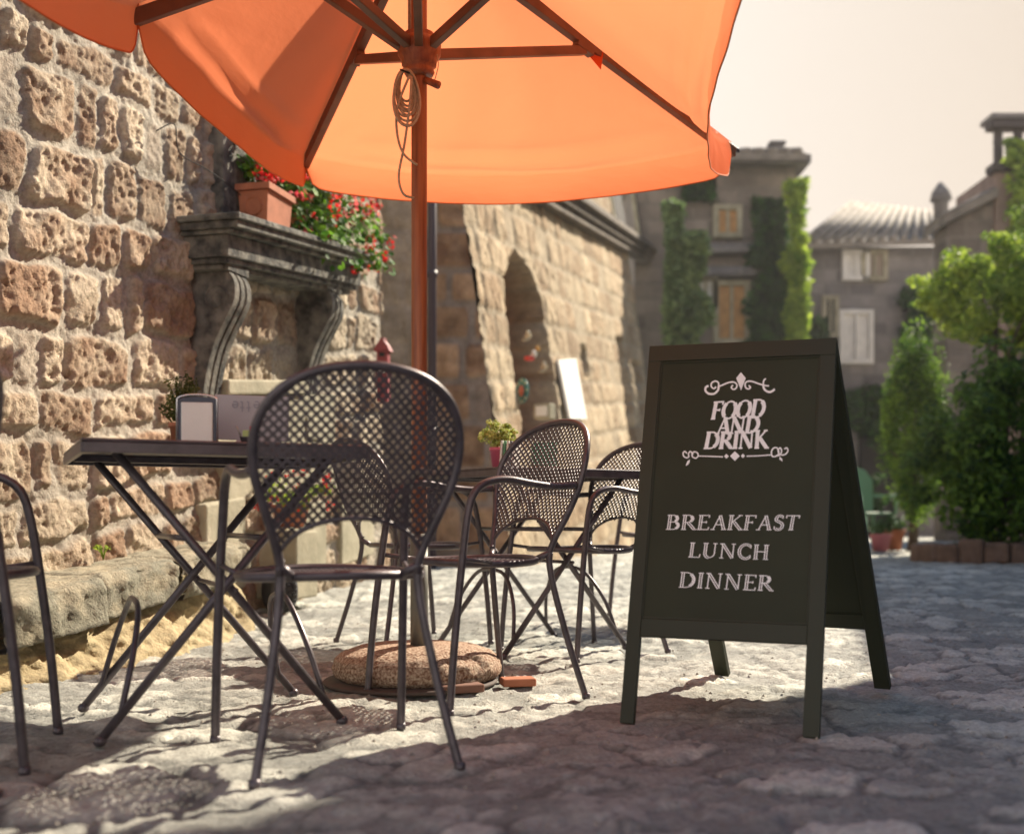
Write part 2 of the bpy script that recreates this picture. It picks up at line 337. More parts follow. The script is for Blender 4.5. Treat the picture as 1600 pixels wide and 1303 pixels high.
# ---- stone bench at the foot of wall 1
bench = empty('stone_bench', W1(-1, .2, 0), 0, 'low mossy grey stone ledge on a crumbling base along the foot of the left wall', 'bench')
LB = bench.location
rs = random.Random(5)
tt = -1.2
while tt < 1.02:
    w = rs.choice((.30, .42, .55)); w = min(w, 1.06 - tt + .05); fr = .36 + rs.uniform(-.025, .025); zb = .165 + rs.uniform(-.03, .03)
    n_ = 16; us = np.linspace(tt + .006, tt + w - .006, 28); ss = np.linspace(0, 1, 34)
    U_, S_ = np.meshgrid(us, ss, indexing='ij'); seedo = int(tt * 100)
    ln = S_ * (.34 + .19); off = np.where(ln < .34, fr * ln / .34, fr); zz = np.where(ln < .34, .345 + K * tt * .8, .345 + K * tt * .8 - (ln - .34))
    zz = zz + K * .8 * (U_ - tt); rough = (fbm(U_ * 16, S_ * 9, seedo + 1) - .5) * .05 + (fbm(U_ * 50, S_ * 30, seedo + 2) - .5) * .018
    edge = 1 - smooth(0, .03, np.minimum(U_ - tt, tt + w - U_)); cor = np.exp(-((ln - .34) / .03) ** 2)
    off = off + np.where(ln >= .34, rough, 0) - edge * .02 - cor * .018; zz = zz + np.where(ln < .34, rough * .5, 0) - edge * .012 - cor * .012
    off = np.where(ln > .52, .15, off)
    Pm = np.stack([A1.x + u1.x * U_ + n1.x * off, A1.y + u1.y * U_ + n1.y * off, zz], -1) - np.array(LB)
    base = np.array((.215, .21, .165)); pale = np.array((.40, .35, .25)); kk = smooth(.45, .7, fbm(U_ * 10, S_ * 8, seedo + 7))[..., None] * .5 + (ln < .3)[..., None] * .35
    Cm = (base * (1 - kk) + pale * kk) * (.7 + .6 * fbm(U_ * 40, S_ * 30, 3)[..., None])
    grid_obj('ledge_block', Pm, Cm, M_wall, bench); tt += w + .004
us = np.arange(-1.3, 1.5, .015); ss = np.linspace(0, 1, 30); U_, S_ = np.meshgrid(us, ss, indexing='ij')
zg = .24 + K * .8 * U_ ; off = .24 + .20 * S_ ** 1.4 + (fbm(U_ * 8, S_ * 4, 2) - .5) * .12 + (fbm(U_ * 30, S_ * 14, 3) - .5) * .04
off -= smooth(1.0, 1.4, U_) * .3
zz = zg * (1 - S_) + (-.04) * S_
Pm = np.stack([A1.x + u1.x * U_ + n1.x * off, A1.y + u1.y * U_ + n1.y * off, zz], -1) - np.array(LB)
Cm = np.array((.40, .33, .20)) * (.7 + .6 * fbm(U_ * 16, S_ * 12, 6)[..., None]); grid_obj('crumbling_base', Pm, Cm, M_wall, bench)

# ---- building 2: battered wall with arched niche
c2 = Vector((-.10, 9.0)); u2 = Vector((.2696, .963)).normalized(); n2 = Vector((u2.y, -u2.x)); BT = .148
def W2(s, off, z): o = off + BT * (.96 - z); return Vector((c2.x + u2.x * s + n2.x * o, c2.y + u2.y * s + n2.y * o, z))
def px2(px, py):      # photo ray onto the battered face -> (s, z)
    d = Vector(((px - 800) / F, 1, (HOR - py) / F)); nn = Vector((n2.x, n2.y, BT)); p0 = Vector((c2.x, c2.y, .96))
    o = Vector((0, 0, CAMH)); t_ = (p0 - o).dot(nn) / d.dot(nn); p = o + d * t_
    return ((p.x - c2.x) * u2.x + (p.y - c2.y) * u2.y, p.z)
bld2 = empty('arched_stone_house', (c2.x, c2.y, 0), 0, 'sunlit stone house with leaning buttress wall and arched niche, beyond the umbrella pole', 'house')
L2 = bld2.location
s_ = np.concatenate([np.arange(0, 3.2, .022), np.arange(3.2, 9.3, .06)]); z = np.arange(-.1, 6.6, .035)
S, Z = np.meshgrid(s_, z, indexing='ij'); Zl = Z - .117 * S * .96
m_, ids, sd = stonework(S, Zl, (.26, .36), (.30, .62), .010, .02, 3, 21, .05)
hs = m_ * (.012 + .02 * ids[..., 1]) + .03 * (fbm(S * 5, Z * 5, 31) - .5) - m_ * smooth(.55, .75, fbm(S * 18, Z * 16, 33, 3)) * .02
hs += smooth(.35, .0, S) * (fbm(Z * 9, S * 9, 3) - .5) * .045
def inpoly(X, Y, poly):
    r = np.zeros(X.shape, bool); n = len(poly)
    for i in range(n):
        x1, y1 = poly[i]; x2, y2 = poly[(i + 1) % n]
        c = ((y1 > Y) != (y2 > Y)) & (X < (x2 - x1) * (Y - y1) / ((y2 - y1) + 1e-12) + x1); r ^= c
    return r
arch = [px2(*p) for p in ((815, 700), (811, 640), (799, 560), (787, 480), (784, 440), (790, 410), (802, 395), (816, 408), (830, 435), (845, 476), (863, 587), (876, 690))]
hs = np.where(inpoly(S, Z, arch), -.42 + (hs) * .5, hs)
for sl_ in (((905, 541), (913, 541), (919, 588), (911, 590)), ((962, 528), (970, 528), (992, 690), (982, 690)), ((988, 566), (995, 566), (1000, 606), (993, 606))):
    hs = np.where(inpoly(S, Z, [px2(*p) for p in sl_]), -.22, hs)
P = np.stack([c2.x + u2.x * S + n2.x * (hs + BT * (.96 - Z)), c2.y + u2.y * S + n2.y * (hs + BT * (.96 - Z)), Z], -1) - np.array(L2)
Cc = stone_colour(m_, ids, S, Z, 23, (.45, .36, .245), (.30, .21, .13), (.34, .28, .20))
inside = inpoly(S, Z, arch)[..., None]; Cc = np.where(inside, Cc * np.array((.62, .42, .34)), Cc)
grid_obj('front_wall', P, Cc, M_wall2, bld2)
# shaded return wall facing the street corner
xx = np.linspace(0, 1, 90); z = np.arange(-.1, 6.6, .03); X, Z = np.meshgrid(xx, z, indexing='ij')
xr = c2.x + n2.x * BT * (.96 - Z); XL = -1.6; XX = XL + (xr - XL) * X
yr = c2.y + n2.y * BT * (.96 - Z) * X
m_, ids, sd = stonework(XX + .1, Z, (.26, .40), (.30, .55), .014, .02, 4, 61, .05)
hs = m_ * (.018 + .02 * ids[..., 1]) + .03 * (fbm(XX * 6, Z * 6, 41) - .5) - m_ * smooth(.55, .75, fbm(XX * 20, Z * 18, 43, 3)) * .02
P = np.stack([XX, yr - hs, Z], -1) - np.array(L2)
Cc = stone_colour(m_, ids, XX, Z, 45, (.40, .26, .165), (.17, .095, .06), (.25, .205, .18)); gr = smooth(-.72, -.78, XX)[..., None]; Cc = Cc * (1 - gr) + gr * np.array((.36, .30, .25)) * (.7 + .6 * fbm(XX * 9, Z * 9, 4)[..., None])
grid_obj('side_wall', P, Cc, M_wall2, bld2)
# body behind and end
mb = MB(); mb.hexa([p - L2 for p in (W2(.1, -.7, -.1), W2(9.22, -.7, -.1), W2(9.22, -5, -.1), W2(.1, -2, -.1), Vector((-1.5, 9.3, 6.55)), W2(9.22, -.5, 6.55), W2(9.22, -5, 6.55), Vector((-1.5, 12, 6.55)))]); mb.build('rear_masonry', M_palestone, bld2)
mb = MB(); mb.hexa([p - L2 for p in (W2(9.18, -5, -.1), W2(9.18, .02, -.1), W2(9.26, .02, -.1), W2(9.26, -5, -.1), W2(9.18, -5, 6.6), W2(9.18, .02, 6.6), W2(9.26, .02, 6.6), W2(9.26, -5, 6.6))]); mb.build('end_wall', M_palestone, bld2)
# string course + upper windows
q0 = px2(860, 308); q1 = px2(1040, 418); mb = MB()
for (o1_, o2_, za, zb) in ((-.05, .20, -.10, .0), (-.05, .28, .0, .10), (-.05, .14, -.20, -.10)):
    def lp(q, o, dz): return W2(q[0], o, q[1] + dz) - L2
    qa = (q0[0] - 3, q0[1] - 3 * (q1[1] - q0[1]) / (q1[0] - q0[0])); qa = (max(qa[0], .02), q0[1] - (q0[0] - max(qa[0], .02)) * (q1[1] - q0[1]) / (q1[0] - q0[0]))
    mb.hexa([lp(qa, o1_, za), lp(qa, o2_, za), lp(q1, o2_, za), lp(q1, o1_, za), lp(qa, o1_, zb), lp(qa, o2_, zb), lp(q1, o2_, zb), lp(q1, o1_, zb)])
mb.build('string_course', mat('weathered_ledge', (.16, .13, .10), .9, 0, .5, 4, .02, 12), bld2, .02)
for (pa, pb) in ((958, 973), (1000, 1010)):
    a = px2(pa, 385 if pa > 990 else 348); c = px2(pb, 395 if pa > 990 else 360)
    f = MB(); w0, w1 = a[0], c[0]
    f.hexa([W2(w0 - .1, -.02, a[1]) - L2, W2(w0 - .1, .05, a[1]) - L2, W2(w1 + .1, .05, a[1]) - L2, W2(w1 + .1, -.02, a[1]) - L2, W2(w0 - .1, -.02, a[1] + 1.6) - L2, W2(w0 - .1, .05, a[1] + 1.6) - L2, W2(w1 + .1, .05, a[1] + 1.6) - L2, W2(w1 + .1, -.02, a[1] + 1.6) - L2])
    wo_ = f.build('window', M_palestone, bld2, .01)
    f = MB(); f.hexa([W2(w0, .0, a[1] + .1) - L2, W2(w0, .062, a[1] + .1) - L2, W2(w1, .062, a[1] + .1) - L2, W2(w1, .0, a[1] + .1) - L2, W2(w0, .0, a[1] + 1.5) - L2, W2(w0, .062, a[1] + 1.5) - L2, W2(w1, .062, a[1] + 1.5) - L2, W2(w1, .0, a[1] + 1.5) - L2])
    f.build('pane', M_black, wo_)
# drain pipe on the shaded wall
dp = MB(); dp.tube([V(675, 310, 8.6) + Vector((0, 0, 2.2)), Vector((V(675, 310, 8.6).x, 8.6, .1))], .034, 12)
for zz in (1.2, 2.4, 3.6): dp.tube([Vector((V(675, 310, 8.6).x, 8.6, zz)), Vector((V(675, 310, 8.6).x, 8.6, zz + .05))], .042, 12)
tag(dp.build('drain_pipe', mat('dark_violet_pipe', (.045, .03, .045), .5), None), 'dark vertical drain pipe on the shaded wall just behind the umbrella pole', 'pipe')

# ------------------------------------------------------------------ ground
def axis(parts):
    out = []
    for a, b, st in parts: out += list(np.arange(a, b - 1e-9, st))
    return np.array(out + [parts[-1][1]])
gx = axis([(-200, -20, 20), (-20, -4, 1), (-4, -2.6, .1), (-2.6, 2.6, .0135), (2.6, 5.5, .04), (5.5, 20, .8), (20, 200, 20)])
gy = axis([(-200, -20, 20), (-20, 1.0, .7), (1.0, 1.9, .04), (1.9, 5.6, .0135), (5.6, 9.5, .03), (9.5, 24, .15), (24, 60, 2), (60, 900, 60)])
X, Y = np.meshgrid(gx, gy, indexing='ij')
def cells(X, Y, sc, seed, wv=.25):
    wx = X / sc[0] + (fbm(X * 4, Y * 4, seed) - .5) * wv * 2; wy = Y / sc[1] + (fbm(X * 4, Y * 4, seed + 7) - .5) * wv * 2
    ix = np.floor(wx).astype(int); iy = np.floor(wy).astype(int); tabs = [np.random.RandomState(seed + k).rand(64, 64) for k in range(4)]
    f1 = np.full(X.shape, 9.); f2 = np.full(X.shape, 9.); r1 = np.zeros(X.shape); r2 = np.zeros(X.shape)
    for a in (-1, 0, 1):
        for b in (-1, 0, 1):
            cx = ix + a; cy = iy + b; h = (cx & 63, cy & 63)
            dx = cx + .1 + .8 * tabs[0][h] - wx; dy = cy + .1 + .8 * tabs[1][h] - wy; d = np.sqrt(dx * dx + dy * dy)
            near = d < f1; f2 = np.where(near, f1, np.minimum(f2, d)); r1 = np.where(near, tabs[2][h], r1); r2 = np.where(near, tabs[3][h], r2); f1 = np.where(near, d, f1)
    return f1, f2, r1, r2
f1, f2, r1, r2 = cells(X, Y, (.23, .17), 11, .4)
st = smooth(.07, .20, f2 - f1) * np.where(r1 < .42, .12, 1.0)
a1, a2, b1, b2 = cells(X, Y, (.09, .075), 41)
st2 = smooth(.06, .2, a2 - a1) * (b1 > .62)
h = st * (.006 + .009 * r2) + st2 * (1 - st) * .006 + (fbm(X * 5, Y * 5, 3) - .5) * .03 + (fbm(X * 22, Y * 22, 5) - .5) * .014 + (fbm(X * 55, Y * 55, 6, 2) - .5) * .010 - smooth(.03, .0, np.abs(fbm(X * 5, Y * 7, 61, 4) - .5)) * .008
h -= smooth(.60, .75, fbm(X * 16, Y * 16, 9)) * .012 * st
Zg = smooth(4.2, 8.6, Y) * .17 + (h - .014) * smooth(60, 25, Y) * smooth(30, 12, np.abs(X))
mort = np.array((.265, .268, .245)); pale = np.array((.58, .575, .51)); dk = np.array((.31, .31, .28))
kk = np.clip(r2 * 1.2 + (fbm(X * 12, Y * 12, 14) - .5) * .8, 0, 1)[..., None]; sc_ = pale * kk + dk * (1 - kk)
st3 = np.maximum(st, st2 * .6)[..., None]; Cg = mort * (.75 + .5 * fbm(X * 9, Y * 9, 19)[..., None]) * (1 - st3) + sc_ * st3
gr_edge = 1 - .38 * np.exp(-((f2 - f1 - .06) / .045) ** 2) * (r1 > .33); Cg *= gr_edge[..., None]
Cg *= (.78 + .44 * fbm(X * 1.3, Y * 1.3, 77)[..., None])
tag(grid_obj('ground', np.stack([X, Y, Zg], -1), Cg, M_ground), kind='structure')

# ------------------------------------------------------------------ chairs
def lattice(inside, mapf, pitch, bar, U0, U1, V0, V1, th=.0022, mname='x'):
    """diagonal perforated sheet: square cells turned 45 degrees; real holes"""
    s = pitch / math.sqrt(2); mbx = MB(); vid = {}
    def vert(u, v, side):
        k = (round(u * 1e5), round(v * 1e5), side)
        if k not in vid: vid[k] = len(mbx.v); mbx.v.append(tuple(mapf(u, v, side * th / 2)))
        return vid[k]
    c45 = math.sqrt(.5); nmax = int(1.5 * max(U1 - U0, V1 - V0) / s) + 2; uc = (U0 + U1) / 2; vc = (V0 + V1) / 2
    for i in range(-nmax, nmax):
        for j in range(-nmax, nmax):
            def g(a, b): x = (i + a) * s; y = (j + b) * s; return (uc + (x - y) * c45, vc + (x + y) * c45)
            m = g(.5, .5)
            if not inside(*m): continue
            k = bar / s; o = [g(0, 0), g(1, 0), g(1, 1), g(0, 1)]; n_ = [g(k, k), g(1 - k, k), g(1 - k, 1 - k), g(k, 1 - k)]
            for e in range(4):
                f = (e + 1) % 4
                a = [vert(*o[e], 1), vert(*o[f], 1), vert(*n_[f], 1), vert(*n_[e], 1)]; bt = [vert(*o[e], -1), vert(*o[f], -1), vert(*n_[f], -1), vert(*n_[e], -1)]
                mbx.f.append(tuple(a)); mbx.f.append(tuple(bt[::-1])); mbx.f.append((a[3], a[2], bt[2], bt[3])); mbx.sm += [False] * 3
    return mbx
BACK = [(.155, .455), (.168, .50), (.196, .575), (.218, .64), (.226, .70), (.218, .755), (.188, .808), (.135, .845), (.07, .864), (0, .870)]
def back_y(x, z):      # lean and hollow of the back
    return -.185 - .125 * max(0, (z - .45)) / .42 - .045 * (1 - (x / .23) ** 2) * min(1, max(0, (z - .5) / .15))
BP = [(x, z) for x, z in BACK]; full = BP + [(-x, z) for x, z in BP[-2::-1]]
outl = crom([Vector((x, 0, z)) for x, z in full], 5)
archp = [(-.163, .475), (-.13, .517), (-.075, .545), (0, .555), (.075, .545), (.13, .517), (.163, .475)]
_op = [(p.x, p.z) for p in outl]
_wid = sorted((p.z, abs(p.x)) for p in outl)
def halfw(z):
    return float(np.interp(z, [q[0] for q in _wid], [q[1] for q in _wid]))
def archz(x): return float(np.interp(abs(x), [0, .075, .13, .165, .3], [.555, .545, .517, .475, .30]))
def make_chair():
    root = empty('metal_mesh_armchair', (0, 0, 0), 0, 'x', 'chair', 'dark metal mesh armchairs')
    fr = MB()
    def by(p): return Vector((p.x, back_y(p.x, p.z), p.z))
    loop = [by(p) for p in outl]
    fr.tube([by(Vector((.155, 0, .43)))] + loop + [by(Vector((-.155, 0, .43)))], .0105, 10)
    fr.tube([by(Vector((x, 0, z))) for x, z in [(p.x, p.z) for p in crom([Vector((a, 0, b)) for a, b in archp], 5)]], .0055, 8)
    fr.build('back_frame', M_metal, root)
    def ins(u, v): return v < .866 and abs(u) < halfw(v) - .002 and v > archz(u) if v < .87 else False
    lb = lattice(ins, lambda u, v, o: Vector((u, back_y(u, v) + o, v)), .0208, .0031, -.23, .23, .45, .88)
    lb.build('mesh_backrest', M_metal, root)
    for s in (-1, 1):
        b = MB(); b.tube(crom([(s * .156, -.186, .45), (s * .155, -.185, .41), (s * .165, -.20, .32), (s * .192, -.235, .16), (s * .224, -.275, 0)], 6), .0105, 10)
        b.lathe([(.0125, 0), (.0135, .006), (.0125, .018)], (s * .2235, -.274, 0), 10); b.build('leg', M_metal, root)
        b = MB(); b.tube(crom([(s * .238, .235, 0), (s * .236, .215, .22), (s * .232, .19, .42), (s * .228, .168, .56), (s * .227, .145, .625), (s * .228, .10, .658), (s * .230, .03, .668), (s * .232, -.06, .657), (s * .229, -.15, .650), (s * .222, -.232, .655)], 6), .0115, 10)
        b.lathe([(.0125, 0), (.0135, .006), (.0125, .018)], (s * .238, .2345, 0), 10); b.build('leg', M_metal, root)
    st_ = MB(); ring = [Vector((.213 * math.cos(a), .01 + .205 * math.sin(a), .425 - .004 * math.cos(a * 2))) for a in [k * 2 * math.pi / 48 for k in range(48)]]
    st_.tube(ring, .011, 8, closed=True)
    for s in (-1, 1):
        st_.tube([(s * .205, .06, .423), (s * .232, .185, .44)], .007, 8); st_.tube([(s * .12, -.155, .425), (s * .157, -.188, .45)], .011, 8)
        st_.lathe([(.0065, -.003), (.0065, .003)], (s * .15, -.18, .462), 8)
    so_ = st_.build('seat_frame', M_metal, root)
    def insS(u, v): return u * u / .208 ** 2 + (v - .01) ** 2 / .20 ** 2 < 1
    sb = lattice(insS, lambda u, v, o: Vector((u, v, .428 - .012 * (1 - (u * u + v * v) / .045) + o)), .0235, .0042, -.22, .22, -.2, .22)
    sb.build('mesh_seat', M_metal, root)
    return root
chair0 = make_chair(); used = [False]
def place_chair(x, y, rot, label):
    c = chair0 if not used[0] else copy_tree(chair0); used[0] = True
    c.location = (x, y, ground_z(x, y) - .004); c.rotation_euler = (0, 0, R(rot)); c['label'] = label; return c
place_chair(-.425, 2.64, 22, 'nearest mesh armchair seen from behind at the near side of the left table')
place_chair(-.125, 3.47, 126, 'dark mesh armchair in side view facing left beside the round concrete umbrella foot')
place_chair(.285, 4.60, 128, 'dark mesh armchair partly hidden behind the left edge of the blackboard sign')
place_chair(-.42, 4.90, -55, 'dark mesh armchair seen only as seat and legs between two nearer chairs')
place_chair(-1.34, 2.60, -76, 'dark mesh armchair cut off by the left edge of the picture')
place_chair(-1.338, 2.06, 76, 'dark mesh armchair of which only the leaning back rim shows at the left edge')
place_chair(.78, 5.65, 100, 'farthest dark mesh armchair, behind the far table and the blackboard')

# ------------------------------------------------------------------ tables
def make_table():
    root = empty('folding_metal_table', (0, 0, 0), 0, 'x', 'table', 'folding metal cafe tables')
    t_ = MB(); h_ = .355
    t_.bbox((0, 0, .7365), (2 * h_, 2 * h_, .009), .003); top = t_.build('tabletop', M_metal, root, .002)
    r_ = MB()
    for a in range(4):
        M_ = Matrix.Rotation(a * math.pi / 2, 3, 'Z'); r_.bbox((0, -h_ + .006, .719), (2 * h_ - .012, .012, .026), .002, 0, M_)
    r_.bbox((0, -.27, .722), (.66, .025, .02), .002); r_.bbox((0, .27, .722), (.66, .025, .02), .002)
    r_.build('apron', M_metal, root)
    for sy in (-1, 1):
        for sx in (-1, 1):
            off = .011 * sx
            b = MB(); y_ = sy * .265 + off; b.tube([(-sx * .27, y_, .715), (sx * .305, y_, .012)], .0115, 10)
            b.lathe([(.010, 0), (.016, .006), (.016, .016), (.010, .024)], (sx * .306, y_, -.002), 10); b.build('leg', M_metal, root)
    for sx in (-1, 1):
        b = MB(); x0 = sx * .20; x1 = sx * .225
        b.tube(crom([(sx * .262, -.265 + .011 * sx, .055), (x1, -.22, .20), (x0, -.12, .31), (x0, 0, .335), (x0, .12, .31), (x1, .22, .20), (sx * .262, .265 + .011 * sx, .055)], 6), .008, 8)
        b.tube([(sx * .10, -.26, .50), (sx * .10, .26, .50)], .008, 8); b.build('brace', M_metal, root)
    b = MB(); b.tube([(0.02, -.28, .367), (.02, .28, .367)], .007, 8); b.build('pivot_bar', M_metal, root)
    return root
tb = make_table(); TH = .741
tb.location = (-.84, 3.10, 0); tb.rotation_euler = (0, 0, R(25)); tb['label'] = 'square folding metal table at left with napkin holder and small shrub on it'
tb2 = copy_tree(tb); tb2.location = (.08, 4.72, ground_z(0, 4.72)); tb2.rotation_euler = (0, 0, R(32)); tb2['label'] = 'farther folding metal table with a pink potted plant on it'

def on_table(px, d, zt=TH): return Vector(((px - 800) / F * d, d, zt))
# napkin holder
p = on_table(308, 2.93); nh = empty('napkin_dispenser', p, R(9), 'upright napkin dispenser with rounded dark top and white napkin front on the left table', 'napkin holder')
def arch_plate(w, h, th, y, bow): 
    b = MB(); poly = [Vector((-w / 2, y, 0)), Vector((w / 2, y, 0)), Vector((w / 2, y, h))] + [Vector((w / 2 * math.cos(a), y, h + bow * math.sin(a))) for a in np.linspace(.25, math.pi - .25, 9)] + [Vector((-w / 2, y, h))]
    b.prism(poly, Vector((0, 0, 0)), Vector((0, th, 0))); return b
arch_plate(.097, .118, .055, 0, .010).build('case', mat('navy_plastic', (.03, .035, .07), .35), nh, .003)
b = arch_plate(.101, .120, .006, -.003, .013)
b2 = MB(); b2.tube([(-.0505, 0, 0), (-.0505, 0, .120)] + [(.0505 * math.cos(a), 0, .120 + .013 * math.sin(a)) for a in np.linspace(math.pi - .2, .2, 9)] + [(.0505, 0, .120), (.0505, 0, 0)], .0028, 6); b2.build('rim', mat('steel_rim', (.6, .6, .63), .25, .8), nh)
b = MB(); b.bbox((0, -.003, .058), (.080, .006, .108), .002); b.build('napkins', M_paper, nh)
b = MB(); b.bbox((-.0525, .028, .058), (.004, .052, .112), .001); b.build('side_panel', mat('green_panel', (.10, .14, .06), .4), nh)
# grey menu board
p = on_table(392, 3.12); mn = empty('menu_card', p + Vector((0, 0, .0)), R(4), 'grey menu card with upside down lettering standing behind the napkin dispenser', 'menu')
b = MB(); b.bbox((0, 0, .0885), (.205, .006, .125), .001, 0, Matrix.Rotation(R(1.5), 3, 'Y')); b.bbox((.02, 0, .013), (.12, .03, .026), .003); b.build('card', mat('grey_card', (.40, .39, .43), .5, 0, .1, 6), mn)
# ------------------------------------------------------------------ hand-built serif letters
def arc(cx, cy, rx, ry, a0, a1, n=12): return [(cx + rx * math.cos(R(a0 + (a1 - a0) * i / n)), cy + ry * math.sin(R(a0 + (a1 - a0) * i / n))) for i in range(n + 1)]
def SF(x, y, w=.13): return ([(x - w, y), (x + w, y)], 0)
GL = {
 'B': (.72, [([(.16, 0), (.16, 1)], 1), ([(.02, 1)] + [(.30, 1)] + arc(.34, .76, .20, .24, 90, -90) + [(.16, .52)], 0), ([(.3, .52)] + arc(.38, .26, .25, .26, 90, -90) + [(.02, 0)], 0), (arc(.36, .76, .19, .22, 60, -60, 6), 1), (arc(.40, .26, .24, .24, 60, -60, 6), 1)]),
 'R': (.78, [([(.16, 0), (.16, 1)], 1), ([(.02, 1), (.30, 1)] + arc(.34, .75, .21, .25, 90, -90) + [(.16, .50)], 0), (arc(.36, .75, .20, .22, 60, -60, 6), 1), ([(.34, .5), (.70, .02)], 1), SF(.16, 0), ([(.66, 0), (.84, 0)], 0)]),
 'E': (.66, [([(.16, 0), (.16, 1)], 1), ([(.02, 1), (.58, 1), (.58, .84)], 0), ([(.16, .52), (.46, .52)], 0), ([(.46, .60), (.46, .44)], 0), ([(.02, 0), (.60, 0), (.62, .18)], 0)]),
 'A': (.80, [([(.14, 0), (.42, 1)], 0), ([(.42, 1), (.70, 0)], 1), ([(.23, .34), (.60, .34)], 0), SF(.12, 0, .11), SF(.70, 0, .13)]),
 'K': (.78, [([(.16, 0), (.16, 1)], 1), SF(.16, 0), SF(.16, 1), ([(.18, .46), (.62, 1)], 0), SF(.62, 1, .11), ([(.30, .58), (.70, 0)], 1), SF(.72, 0, .12)]),
 'F': (.62, [([(.16, 0), (.16, 1)], 1), ([(.02, 1), (.58, 1), (.58, .82)], 0), ([(.16, .52), (.44, .52)], 0), ([(.44, .60), (.44, .44)], 0), SF(.16, 0)]),
 'S': (.56, [(arc(.30, .75, .18, .24, 40, 200, 10) + arc(.30, .27, .20, .26, 90, -140, 12)[2:], 1), ([(.46, .80), (.47, .98)], 0), ([(.10, .04), (.09, .24)], 0)]),
 'T': (.70, [([(.36, 0), (.36, 1)], 1), ([(.03, .82), (.03, 1), (.69, 1), (.69, .82)], 0), SF(.36, 0)]),
 'L': (.64, [([(.16, 0), (.16, 1)], 1), SF(.16, 1), ([(.02, 0), (.58, 0), (.61, .22)], 0)]),
 'U': (.84, [([(.16, 1), (.16, .32)] + arc(.38, .30, .22, .30, 180, 270, 6), 1), ([(.38, 0)] + arc(.38, .30, .27, .30, 270, 360, 6) + [(.65, 1)], 0), SF(.16, 1), SF(.65, 1, .11)]),
 'N': (.90, [([(.14, 0), (.14, 1)], 0), ([(.14, 1), (.70, 0)], 1), ([(.72, 0), (.72, 1)], 0), SF(.14, 0, .11), ([(.0, 1), (.2, 1)], 0), SF(.72, 1, .11)]),
 'C': (.74, [(arc(.42, .5, .34, .50, 48, 312, 20), 1), ([(.66, .74), (.67, .96)], 0), ([(.66, .26), (.67, .06)], 0)]),
 'H': (.88, [([(.16, 0), (.16, 1)], 1), ([(.68, 0), (.68, 1)], 1), ([(.16, .52), (.68, .52)], 0), SF(.16, 0), SF(.16, 1), SF(.68, 0), SF(.68, 1)]),
 'D': (.84, [([(.16, 0), (.16, 1)], 1), ([(.02, 1), (.32, 1)] + arc(.34, .5, .40, .5, 90, -90, 16) + [(.02, 0)], 0), (arc(.36, .5, .37, .46, 60, -60, 10), 1)]),
 'I': (.36, [([(.17, 0), (.17, 1)], 1), SF(.17, 0), SF(.17, 1)]),
 'O': (.84, [(arc(.41, .5, .35, .5, 130, 230, 10), 1), (arc(.41, .5, .35, .5, -50, 50, 10), 1), (arc(.41, .5, .37, .5, 0, 360, 28), 0)]),
}
def ribbon(mb, pts, w, fn, lift):
    """flat stroke of width w along pts; fn maps (x, y, lift) to 3D"""
    n = len(pts); q = [Vector((a, b)) for a, b in pts]; A = []; B = []
    for i in range(n):
        d1 = (q[i] - q[i - 1]) if i else (q[1] - q[0]); d2 = (q[i + 1] - q[i]) if i < n - 1 else d1
        d1 = d1.normalized() if d1.length > 1e-9 else Vector((1, 0)); d2 = d2.normalized() if d2.length > 1e-9 else d1
        nn = Vector((-d1.y - d2.y, d1.x + d2.x)); nn = nn.normalized() if nn.length > 1e-6 else Vector((-d1.y, d1.x))
        k = min(1.8, 1 / max(.4, nn.dot(Vector((-d1.y, d1.x))))); ww = (w(i / (n - 1)) if callable(w) else w) / 2 * k
        A.append(fn(q[i].x + nn.x * ww, q[i].y + nn.y * ww, lift)); B.append(fn(q[i].x - nn.x * ww, q[i].y - nn.y * ww, lift))
    mb.add(A + B, [(i, n + i, n + i + 1, i + 1) for i in range(n - 1)])
_lift = [0]
def nl(): _lift[0] = (_lift[0] + 1) % 24; return .0006 + _lift[0] * .00007
def word(text, style, fn, track=.06):
    """fn maps (u 0..1 along, v 0..1 up, lift); letters fill u"""
    tot = sum(GL[c][0] for c in text) + track * (len(text) - 1); mb = MB(); x0 = 0
    for c in text:
        wdt, strokes = GL[c]
        for pts, thick in strokes:
            f = lambda x, y, l, x0=x0: fn((x0 + x) / tot, y, l)
            if style == 'solid': ribbon(mb, pts, .22 if thick else .10, f, nl())
            elif thick:
                q = [Vector(p) for p in pts]
                for sgn in (-1, 1):
                    off = []
                    for i in range(len(q)):
                        d = (q[min(i + 1, len(q) - 1)] - q[max(i - 1, 0)]); d = d.normalized() if d.length else Vector((1, 0)); off.append((q[i].x - d.y * .055 * sgn, q[i].y + d.x * .055 * sgn))
                    ribbon(mb, off, .058, f, nl())
            else: ribbon(mb, pts, .060, f, nl())
        x0 += wdt + track
    return mb
# lettering of the grey menu, seen upside down
lowers = {'a': (.6, [(arc(.26, .26, .2, .24, 0, 360, 16), 0), ([(.46, .5), (.46, 0)], 0)]), 'f': (.42, [([(.2, 0), (.2, .8)] + arc(.34, .8, .14, .16, 180, 70, 6), 0), ([(.06, .5), (.38, .5)], 0)]),
          'e': (.6, [([(.06, .27), (.46, .27)] + arc(.26, .26, .2, .24, 0, 310, 16), 0)]), 't': (.42, [([(.2, .82), (.2, .08), (.34, .02)], 0), ([(.06, .5), (.36, .5)], 0)])}
GL.update(lowers)
lm = word('affette', 'solid', lambda u, v, l: Vector((.085 - u * .14, -.0032 - l, .135 - v * .036)), .05)
lm.build('lettering', mat('grey_ink', (.27, .27, .32), .6), mn)
